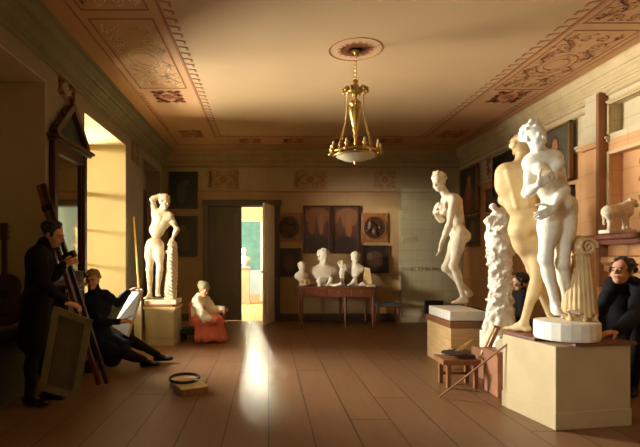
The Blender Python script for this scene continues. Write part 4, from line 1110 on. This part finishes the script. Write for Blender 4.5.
for i in range(4):
    p0 = Vector((1.96 + .02 * i, 5.02, .378)); b = NB(); tube(b, [p0, p0 + Vector((.13 + .01 * i, .05 + .02 * i, .07 + .01 * i))], .004, 6); tag(obj('brush', b, 'wood_light'), 'thin light brush slanting up from the palette on the low stool', 'brush', 'brushes on the palette')
t = thing('canvas_stretcher', 'narrow brown stretcher frame leaning up from the low stool to the white block', 'frame', (2.22, 5.0, .3))
a, c = P(481.5, 359.5, 4.98), P(496.5, 327, 4.93)
for off, w_ in ((-.022, .022), (.022, .022)):
    b = NB(); o3 = Vector((off, 0, -off * .35)); beam(b, a + o3, c + o3, w_, .035, (0, 1, 0)); obj('bar', b, 'wood_light' if off < 0 else 'wood_mid', t)
b = NB(); beam(b, c + Vector((-.03, 0, .012)), c + Vector((.03, 0, -.012)), .03, .035, (0, 1, 0)); obj('bar', b, 'wood_mid', t)
b = NB(); tube(b, [(1.66, 4.64, .008), (2.185, 4.32, .60)], .0085, 8); tag(obj('maulstick', b, 'wood_mid'), 'long thin brown stick leaning from the floor against the big pedestal', 'stick')
# --- chest, roll, green portfolio ------------------------------------------------
t = thing('chest', 'reddish brown wooden chest between the low stool and the big pedestal', 'chest', (2.4, 4.78, 0))
b = NB(); box(b, (2.215, 4.63, 0), (2.56, 4.94, .40), bev=.006); obj('body', b, 'terracotta', t)
b = NB(); box(b, (2.20, 4.615, .40), (2.575, 4.95, .435), bev=.006); obj('lid', b, 'wood_mid', t)
b = NB(); tube(b, [P(502, 341, 4.66), P(502, 341, 4.66) + Vector((.22, .26, 0))], .062, 20); t = obj('rolled_canvas', b, 'plaster_grey'); t.location.z = .4385 + .062 - P(502, 341, 4.66).z; tag(t, 'grey roll of canvas lying on the reddish chest, its round end facing out', 'roll')
b = NB(); box(b, (2.93, 6.75, 0), (3.40, 7.25, .50), bev=.008); tag(obj('low_chest', b, 'wood_dark'), 'low dark chest behind the pedestal of the statue facing left', 'chest')
b = NB(); quadbox(b, (2.93, 6.75, .64), (3.32, 6.80, .508), (3.36, 7.16, .508), (2.95, 7.12, .64), .02); tag(obj('portfolio', b, 'green_board'), 'dark green portfolio slanting behind the feet of the statue facing left', 'portfolio')

# --- pictures ------------------------------------------------------------------------
def picture(label, wall, u0, u1, z0, z1, bg, blobs, fm='picture_dark', fw=.035, group=None, ground=None):
    """framed picture hung flat on the back or right wall"""
    wl, hl = abs(u1 - u0), z1 - z0; uc = (u0 + u1) / 2; zc = (z0 + z1) / 2
    if wall == 'back': loc = Vector((uc, YB - .003, zc)); ax = 'x'
    else: loc = Vector((XR - (.05 if z1 > 2.7 else .003), uc, zc)); ax = 'y'
    t = thing('picture', label, 'picture', loc, group)
    def bb(b, a0, a1, c0, c1, d0, d1):
        if ax == 'x': box(b, (a0, -d1, c0), (a1, -d0, c1), bev=.004)
        else: box(b, (-d1, a0, c0), (-d0, a1, c1), bev=.004)
    b = NB(); bb(b, -wl / 2 + fw * .6, wl / 2 - fw * .6, -hl / 2 + fw * .6, hl / 2 - fw * .6, .01, .03)
    o = obj('painted_canvas', b, paint_mat('picture_paint', bg, blobs, wl, hl, ax), t); o.matrix_parent_inverse = Matrix.Identity(4)
    b = NB()
    bb(b, -wl / 2, -wl / 2 + fw, -hl / 2, hl / 2, 0, .06); bb(b, wl / 2 - fw, wl / 2, -hl / 2, hl / 2, 0, .06)
    bb(b, -wl / 2, wl / 2, -hl / 2, -hl / 2 + fw, 0, .06); bb(b, -wl / 2, wl / 2, hl / 2 - fw, hl / 2, 0, .06)
    o = obj('frame', b, fm, t); o.matrix_parent_inverse = Matrix.Identity(4)
    return t
G1 = 'pictures on the back wall'; G2 = 'pictures on the right wall'
dk = (34, 34, 30)
picture('upper of two dark pictures on the back wall beside the left statue', 'back', -2.12, -1.50, 2.40, 3.19, dk, [(-.05, -.05, .16, .3, (56, 54, 44)), (.1, .2, .1, .08, (70, 66, 52))], group=G1)
picture('lower of two dark pictures on the back wall beside the left statue', 'back', -2.12, -1.50, 1.38, 2.25, (46, 40, 32), [(.02, -.1, .2, .28, (70, 56, 42)), (0, .2, .09, .08, (96, 76, 54))], group=G1)
picture('left of two tall brown figure pictures above the table of busts', 'back', .75, 1.335, 1.45, 2.47, (96, 56, 36), [(0, .28, .46, .18, (128, 80, 50)), (-.18, .10, .14, .20, (122, 78, 50)), (.16, .12, .10, .24, (138, 90, 58)), (0, -.30, .48, .19, (50, 40, 32)), (-.02, .02, .05, .22, (80, 50, 36))], group=G1, fm='wood_dark')
picture('right of two tall brown figure pictures above the table of busts', 'back', 1.36, 1.945, 1.45, 2.47, (100, 60, 38), [(.05, .25, .44, .2, (124, 80, 52)), (.12, .05, .12, .24, (136, 88, 56)), (-.2, .08, .09, .2, (88, 58, 40)), (0, -.32, .48, .17, (52, 42, 34))], group=G1, fm='wood_dark')
picture('dark picture low on the back wall, right of the busts', 'back', 2.0, 2.57, 1.03, 1.62, (46, 32, 24), [(.0, .0, .3, .3, (78, 54, 38)), (-.2, .1, .1, .14, (104, 76, 52)), (.2, -.1, .1, .12, (96, 66, 46))], group=G1)
picture('dark picture low on the back wall, between the open door and the busts', 'back', .20, .70, .95, 1.56, (50, 34, 26), [(.0, .0, .25, .3, (74, 50, 36))], group=G1)
for lab, x0, x1 in (('dark round relief in a square orange frame, left of the tall pictures', .17, .71), ('dark round relief in a square orange frame, right of the tall pictures', 1.99, 2.56)):
    t = thing('round_relief', lab, 'relief', ((x0 + x1) / 2, YB - .003, 2.0), 'round reliefs on the back wall')
    zc = 2.0; h = .31; xc = (x0 + x1) / 2; w_ = (x1 - x0) / 2
    b = NB(); box(b, (xc - w_, YB - .045, zc - h), (xc + w_, YB - .004, zc + h), bev=.01); obj('frame', b, 'wood_mid', t)
    V = Vol(.010); V.bx((xc, YB - .04, zc), (.001, .001, .001), None, .0005, .001)
    V = Vol(.008); V.cap((xc, YB - .055, zc), (xc, YB - .045, zc), .235, k=.01); V.bx((xc, YB + .2, zc), (.4, .245, .4), None, .001, .004, sub=True); V.bx((xc, YB - .32, zc), (.4, .25, .4), None, .001, .004, sub=True)
    r = random.Random(int(x0 * 100))
    for i in range(16):
        a = r.uniform(0, 6.28); q_ = r.uniform(0, .16); V.ell((xc + q_ * math.cos(a), YB - .075, zc + q_ * math.sin(a)), (r.uniform(.02, .05), .022, r.uniform(.03, .07)), None, .02)
    obj('relief_disc', V.mesh(), 'wood_dark', t)
    b = NB(); ring(b, (xc, YB - .06, zc), .24, .016, 36, 8, Matrix.Rotation(PI / 2, 3, 'X')); obj('rim', b, 'picture_gold', t)
picture('bald robed man with a red cloak, picture nearest the back corner on the right wall', 'right', 10.02, 9.22, 2.24, 3.17, (66, 58, 44), [(.05, -.22, .30, .26, (150, 60, 38)), (-.0, -.02, .17, .2, (166, 98, 60)), (-.02, .22, .09, .09, (186, 130, 86)), (-.22, -.2, .1, .2, (120, 70, 44))], 'picture_gold', .03, G2)
picture('small dark picture directly below the red robed man', 'right', 9.86, 9.26, 1.58, 2.20, (78, 56, 36), [(0, 0, .24, .34, (118, 84, 52))], 'picture_gold', .03, G2)
picture('dark picture high on the right wall behind the nude seen from behind', 'right', 8.54, 7.72, 2.42, 3.13, (52, 36, 26), [(0, 0, .3, .3, (78, 52, 34))], 'picture_dark', .03, G2)
picture('small pale framed picture above the gnarled column on the right wall', 'right', 8.92, 8.46, 2.20, 2.62, (136, 108, 72), [(0, 0, .2, .26, (104, 80, 52))], 'picture_gold', .05, G2)
picture('grey portrait of a bearded man with raised hands, behind the white woman', 'right', 7.04, 6.36, 2.38, 3.18, (92, 84, 62), [(.12, -.3, .32, .28, (62, 46, 36)), (.05, .13, .15, .2, (52, 38, 28)), (.05, .16, .1, .14, (180, 112, 72)), (.06, .04, .1, .07, (54, 40, 32)), (-.12, -.12, .09, .12, (172, 104, 66)), (-.02, -.3, .12, .12, (176, 150, 110))], 'picture_gold', .03, G2)
picture('dark picture directly below the bearded man on the right wall', 'right', 7.0, 6.40, 1.62, 2.33, (66, 54, 38), [(0, .1, .2, .2, (98, 76, 52))], 'picture_dark', .03, G2)

# --- table with casts ----------------------------------------------------------------
TX0, TX1, TY0, TY1, TZ = .58, 2.08, 9.14, 9.92, .80
t = thing('table', 'long red brown wooden table of casts against the back wall', 'table', ((TX0 + TX1) / 2, (TY0 + TY1) / 2, 0))
b = NB(); box(b, (TX0, TY0, TZ - .035), (TX1, TY1, TZ), bev=.006); obj('table_top', b, 'wood_red', t)
b = NB()
for lo, hi in (((TX0 + .05, TY0 + .03, .60), (TX1 - .05, TY0 + .05, TZ - .03)), ((TX0 + .05, TY1 - .05, .60), (TX1 - .05, TY1 - .03, TZ - .03)), ((TX0 + .05, TY0 + .03, .60), (TX0 + .07, TY1 - .03, TZ - .03)), ((TX1 - .07, TY0 + .03, .60), (TX1 - .05, TY1 - .03, TZ - .03))): box(b, lo, hi)
ap = obj('apron', b, 'wood_red', t)
for i in range(3):
    x = TX0 + .15 + i * .43; b = NB(); box(b, (x, TY0 + .015, .63), (x + .38, TY0 + .032, .75), bev=.003); d_ = obj('drawer', b, 'wood_red', t)
    b = NB(); box(b, (x + .17, TY0 + .0, .68), (x + .20, TY0 + .02, .71), bev=.004); obj('knob', b, 'brass', d_)
for x in (TX0 + .05, 1.46, TX1 - .09):
    for y in (TY0 + .03, TY1 - .07):
        b = NB(); cx_, cy_ = x + .02, y + .02; lathe(b, [(.026, 0), (.02, .03), (.024, .3), (.030, .58), (.034, .765)], (cx_, cy_, 0), 12); obj('leg', b, 'wood_red', t, True)
def bust(label, x, y, z, hs, f, hair, wsh=.26, base=.10, m='plaster', name='bust', group='plaster busts on the table'):
    t = thing(name, label, 'bust', (x, y, z), group)
    V = Vol(.007 * max(1, hs * .8)); f = nv(f); sd = np.cross(f, A3((0, 0, 1)))
    hz = z + base + .33 * hs; c = A3((x, y, hz))
    head(V, c, f, (0, 0, 1), hs, hair)
    ck = A3((x, y, z + base + .14 * hs)) - f * .02
    V.cap(ck, c - A3((0, 0, .03)), .060 * hs, .052 * hs, .03)
    V.ell(ck - A3((0, 0, .03 * hs)), A3((wsh * .78, .115 * hs, .13 * hs)), frame(f, (0, 0, 1)), .05)
    V.cap(ck - sd * wsh * .6 - A3((0, 0, .02)), ck + sd * wsh * .6 - A3((0, 0, .02)), .07 * hs, k=.04)
    V.ell(A3((x, y, z + base + .02 * hs)), A3((wsh * .4, .08 * hs, .08 * hs)), None, .04)
    if wsh > .25:
        for i in range(9):
            q_ = (i - 4) / 4; V.cap(ck + sd * wsh * .7 * q_ + f * .05 + A3((0, 0, .05 * hs)), ck + sd * wsh * .3 * q_ + f * .11 * hs - A3((0, 0, .10 * hs)), .014, .018, .014)
    obj('figure', V.mesh(), m, t)
    b = NB(); lathe(b, [(.075 * hs, .002), (.08 * hs, .02), (.05 * hs, .035), (.04 * hs, base * .6), (.06 * hs, base + .02)], (x, y, z), 20); obj('base', b, m, t, True)
    return t
bust('large curly bearded plaster bust with draped shoulders in the middle of the table', 1.12, 9.66, TZ, 1.38, (.1, -1, 0), 'curly', .30, .11)
bust('small child like plaster bust at the left end of the table', .67, 9.52, TZ, .82, (.5, -1, 0), 'short', .15, .10)
bust('narrow plaster bust standing tall at the right side of the table', 1.76, 9.68, TZ, 1.05, (-.2, -1, 0), 'short', .20, .20)
# small figurine
V = Vol(.0055); Yc = 9.55; xx = 1.475; sc = .26
def L_(x, y, z): return Vector((xx + x * sc, Yc + y * sc, TZ + .03 + z * sc))
J = dict(pel=L_(0, 0, .98), wai=L_(.02, 0, 1.12), che=L_(.02, 0, 1.32), nek=L_(0, 0, 1.52), hed=L_(-.02, -.02, 1.66), sl=L_(-.17, 0, 1.46), sr=L_(.19, 0, 1.44), el=L_(-.3, 0, 1.62), wl=L_(-.15, -.05, 1.84), er=L_(.3, 0, 1.2), wr=L_(.2, -.1, 1.0), hl=L_(-.09, 0, .92), hr=L_(.09, 0, .92), kl=L_(-.1, -.06, .5), kr=L_(.08, -.02, .5), al=L_(-.09, 0, .09), ar=L_(.12, .02, .09), tf=(0, -1, 0), fl=(-.2, -1, 0), fr=(.2, -1, 0))
body(V, J, s=sc, hands=False); head(V, J['hed'], (0, -1, 0), (0, 0, 1), sc, 'short')
t = thing('figurine', 'small white standing figurine beside the large plaster bust', 'figurine', (xx, Yc, TZ)); obj('figure', V.mesh(), 'plaster', t)
b = NB(); lathe(b, [(.065, .001), (.065, .022), (.05, .03)], (xx, Yc, TZ), 16); obj('base', b, 'plaster', t)
# mask, vase, fragments
V = Vol(.007); V.ell((.72, 9.28, TZ + .075), (.12, .09, .072), None, .02); V.ell((.68, 9.22, TZ + .09), (.03, .03, .025), None, .01, sub=True); V.ell((.76, 9.22, TZ + .09), (.03, .03, .025), None, .01, sub=True); V.cap((.72, 9.19, TZ + .08), (.72, 9.185, TZ + .05), .014, k=.01); V.disp = wrinkle(.003, 50, 2, 1)
tag(obj('skull_cast', V.mesh(), 'plaster_old'), 'brownish skull like cast at the front left corner of the table', 'cast')
b = NB(); lathe(b, [(.04, .001), (.045, .01), (.02, .03), (.05, .08), (.06, .12), (.035, .15), (.045, .17)], (.99, 9.27, TZ), 20); tag(obj('vase', b, 'plaster', smooth=True), 'small white vase in front of the large bust', 'vase')
V = Vol(.007); foot(V, (1.20, 9.30, TZ + .09), (-.6, -.8, 0), 1.0); V.cap((1.20, 9.30, TZ + .08), (1.215, 9.33, TZ + .14), .04, .045, .02); tag(obj('foot_cast', V.mesh(), 'plaster'), 'white plaster foot lying in front of the large bust', 'cast')
V = Vol(.006); hand(V, (1.24, 9.22, TZ + .03), (1, -.1, .1), (0, -.4, 1), .35, 1.1, 1); V.cap((1.24, 9.22, TZ + .03), (1.20, 9.215, TZ + .035), .028, .03, .01); tag(obj('hand_cast', V.mesh(), 'plaster'), 'white plaster hand lying right of the plaster foot on the table', 'cast')
V = Vol(.007); foot(V, (1.66, 9.33, TZ + .088), (-.8, -.5, 0), .95); V.cap((1.66, 9.33, TZ + .08), (1.68, 9.35, TZ + .12), .04, .042, .02); tag(obj('foot_cast', V.mesh(), 'plaster'), 'white plaster foot right of the small figurine on the table', 'cast')
V = Vol(.007)
for i, (x, z, q_) in enumerate(((1.78, .03, .03), (1.83, .045, .04), (1.87, .03, .03))): V.ell((x, 9.26 + i * .01, TZ + z), (q_ * 1.1, q_ * 1.1, q_), None, .02)
V.disp = wrinkle(.004, 60, 6, 1); tag(obj('plaster_fragment', V.mesh(), 'plaster'), 'lumpy white plaster fragment near the right end of the table', 'fragment')
b = NB(); box(b, (1.90, 9.20, TZ + .001), (2.06, 9.34, TZ + .03), bev=.006); tag(obj('paper_pack', b, 'paper'), 'small flat pack of white paper at the right end of the table', 'paper')
b = NB(); quadbox(b, (1.88, 9.50, TZ + .02), (2.05, 9.46, TZ + .02), (2.03, 9.56, TZ + .34), (1.93, 9.60, TZ + .36), .03); tag(obj('relief_slab', b, 'plaster_old'), 'tilted tan relief slab right of the narrow bust on the table', 'slab')
# --- teal stool right of the table ----------------------------------------------------
t = thing('stool', 'wooden stool with a teal seat between the table and the stove', 'stool', (2.44, 9.85, 0))
b = NB(); box(b, (2.20, 9.66, .36), (2.68, 10.0, .40), bev=.006); obj('seat_frame', b, 'wood_red', t)
b = NB(); box(b, (2.215, 9.675, .40), (2.665, 9.99, .435), bev=.012); obj('cushion', b, 'teal', t)
for x in (2.21, 2.63):
    for y in (9.67, 9.95): b = NB(); box(b, (x, y, 0), (x + .04, y + .04, .362)); obj('leg', b, 'wood_red', t)
# --- bust beyond the door ---------------------------------------------------------------
t = thing('pedestal', 'pink square pedestal in the sunny room beyond the door', 'pedestal', (-.69, 14.1, 0), 'statue pedestals')
b = NB(); box(b, (-.84, 13.95, .1), (-.54, 14.25, 1.04)); obj('body', b, 'pink', t)
b = NB(); box(b, (-.87, 13.92, 1.04), (-.51, 14.28, 1.09), bev=.008); obj('top_board', b, 'pink', t)
b = NB(); box(b, (-.87, 13.92, 0), (-.51, 14.28, .11), bev=.008); obj('foot_moulding', b, 'pink', t)
bust('white bust on the pink pedestal in the room beyond the door', -.69, 14.1, 1.092, 1.0, (.2, -1, 0), 'short', .20, .10, 'plaster', 'bust', 'bust beyond the door')

# --- hanging lamp -------------------------------------------------------------------------
t = thing('chandelier', 'brass hanging lamp with a central urn, chains and a wide ring of candle cups', 'chandelier', (CX, CY, ZC - .01))
zz = lambda y: 1.35 + (258 - y) * CY / 480
b = NB(); lathe(b, [(.045, ZC - .008), (.05, ZC - .02), (.02, ZC - .035), (.008, ZC - .06)], (CX, CY, 0), 20); ring(b, (CX, CY, ZC - .07), .018, .005, 16, 6, Matrix.Rotation(PI / 2, 3, 'X')); obj('ceiling_hook', b, 'brass', t)
b = NB(); z = ZC - .10; i = 0
while z > zz(81):
    ring(b, (CX, CY, z), .013, .0045, 12, 6, Matrix.Rotation(PI / 2, 3, 'X') if i % 2 else Matrix.Rotation(PI / 2, 3, 'Y') , 1.0); z -= .022; i += 1
obj('chain', b, 'brass', t)
z0 = zz(93)
b = NB(); lathe(b, [(.01, zz(79)), (.035, zz(81)), (.02, zz(84)), (.045, zz(87)), (.075, zz(90)), (.085, zz(91.5)), (.05, zz(93)), (.02, zz(95)), (.012, zz(99))], (CX, CY, 0), 24); cr = obj('crown', b, 'brass', t, True)
for i in range(12):
    a = i * PI / 6; d = Vector((math.cos(a), math.sin(a), 0)); o3 = Vector((CX, CY, 0))
    b = NB(); tube(b, [o3 + d * .07 + Vector((0, 0, zz(91))), o3 + d * .115 + Vector((0, 0, zz(88.5))), o3 + d * .14 + Vector((0, 0, zz(90))), o3 + d * .14 + Vector((0, 0, zz(92.5))), o3 + d * .125 + Vector((0, 0, zz(93)))], [.012, .013, .012, .008, .005], 6); obj('leaf', b, 'brass', cr, True)
b = NB(); lathe(b, [(.008, zz(99)), (.05, zz(101)), (.066, zz(103)), (.062, zz(105)), (.04, zz(106)), (.068, zz(108)), (.070, zz(111)), (.058, zz(117)), (.038, zz(125)), (.026, zz(128)), (.034, zz(130)), (.014, zz(133)), (.024, zz(136)), (.01, zz(140)), (.018, zz(143)), (.004, zz(147))], (CX, CY, 0), 28); obj('urn', b, 'brass', t, True)
RZ = zz(153); RR = .265
for i in range(6):
    a = i * PI / 3 + .35; d = Vector((math.cos(a), math.sin(a), 0)); o3 = Vector((CX, CY, 0))
    p0 = o3 + d * .10 + Vector((0, 0, zz(92))); p1 = o3 + d * (RR - .05) + Vector((0, 0, RZ + .05)); b = NB(); n = 26
    for k in range(n):
        q_ = (k + .5) / n; p_ = p0.lerp(p1, q_) - d * .035 * math.sin(q_ * PI); bmesh.ops.create_icosphere(b, subdivisions=1, radius=.0085, matrix=Matrix.Translation(p_))
    obj('bead_chain', b, 'brass', t, True)
b = NB(); ring(b, (CX, CY, RZ), RR, .014, 48, 8); ring(b, (CX, CY, RZ - .03), RR - .03, .010, 48, 8); obj('ring', b, 'brass', t, True)
b = NB(); lathe(b, [(.0, RZ - .095), (.03, RZ - .092), (.12, RZ - .08), (.20, RZ - .045), (.235, RZ - .02), (.225, RZ - .018), (.12, RZ - .06), (0, RZ - .08)], (CX, CY, 0), 36); obj('glass_bowl', b, 'crystal', t, True, 'pale glass bowl')
for i in range(9):
    a = i * 2 * PI / 9; c = (CX + (RR + .008) * math.cos(a), CY + (RR + .008) * math.sin(a), RZ)
    b = NB(); lathe(b, [(.008, -.02), (.03, -.005), (.034, .01), (.014, .02), (.016, .05), (.024, .058), (.02, .065)], c, 12); cu = obj('candle_cup', b, 'brass', t, True)
    b = NB(); lathe(b, [(.011, .05), (.011, .10), (.004, .108)], c, 8); obj('candle', b, 'paper', cu, True, 'white candle')
b = NB(); lathe(b, [(.004, RZ - .135), (.018, RZ - .12), (.012, RZ - .105), (.028, RZ - .094)], (CX, CY, 0), 14); obj('finial', b, 'brass', t, True)
# ================================================================== camera and light
cam = bpy.data.cameras.new('camera'); co = bpy.data.objects.new('camera', cam); COL.objects.link(co)
co.location = (0, 0, EYE); co.rotation_euler = (PI / 2, 0, 0)
cam.sensor_width = 36; cam.lens = 27; cam.shift_x = 52 / 640; cam.shift_y = 34.5 / 640; cam.clip_start = .05
SC.camera = co
def area(name, loc, target, sx, sy, power, col=(1, .8, .55), spread=180):
    l = bpy.data.lights.new(name, 'AREA'); l.shape = 'RECTANGLE'; l.size = sx; l.size_y = sy; l.energy = power; l.color = col; l.spread = math.radians(spread)
    o = bpy.data.objects.new(name, l); COL.objects.link(o); o.location = loc
    o.rotation_euler = (Vector(target) - Vector(loc)).to_track_quat('-Z', 'Y').to_euler()
    return o
WARM = (1, .98, .92)
area('daylight_window_near', (XL - .95, 1.1, 1.95), (1.5, 2.6, 2.6), 2.0, 2.4, 110, (.70, .88, 1))  # added cool fill lamp at the unseen near opening
area('daylight_window_far', (-5.3, 8.4, 2.5), (2.4, 5.0, 1.6), 1.3, 1.9, 2050, WARM)
area('ground_bounce', (XL - 2.6, 7.6, .3), (.0, 6.7, ZC), 1.1, .6, 150, (1, .93, .78))
area('low_sun_window', (-22, -6.7, 4.2), (-2.6, 6.85, 1.9), 6.5, 3.0, 290, (1, .93, .78), 18)
area('snow_bounce', (-7.6, 7.75, .3), (1.6, 6.6, ZC), 2.4, .9, 185, (1, .94, .84), 60)  # added fill lamp outside, brightening the right part of the ceiling
for (tx, ty, pw) in ((-.33, 9.9, .35), (-.24, 9.0, .35), (-.18, 8.0, .32), (-.14, 7.0, .25), (-.10, 6.0, .2), (-.06, 4.9, .12)):
    area('sun_beyond', (-.85, Y2 + .1, 3.40), (tx, ty, 0), .16, .16, pw, (1, .86, .6), 3.5)
area('window_beyond', (X20 + .15, 12.8, 2.2), (0, 12.8, .6), 1.6, 1.8, 700, (1, .9, .72))  # added lamp brightening the room beyond; its side wall has no window
w = bpy.data.worlds.new('world'); SC.world = w; w.use_nodes = True
bg = w.node_tree.nodes['Background']; bg.inputs[0].default_value = (.75, .82, .9, 1); bg.inputs[1].default_value = .6
vs = SC.view_settings
vs.view_transform = 'Standard'; vs.look = 'None'; vs.gamma = 1; vs.use_curve_mapping = False; vs.exposure = 0.08
SC.cycles.max_bounces = 8; SC.cycles.diffuse_bounces = 5; SC.cycles.caustics_reflective = False; SC.cycles.caustics_refractive = False
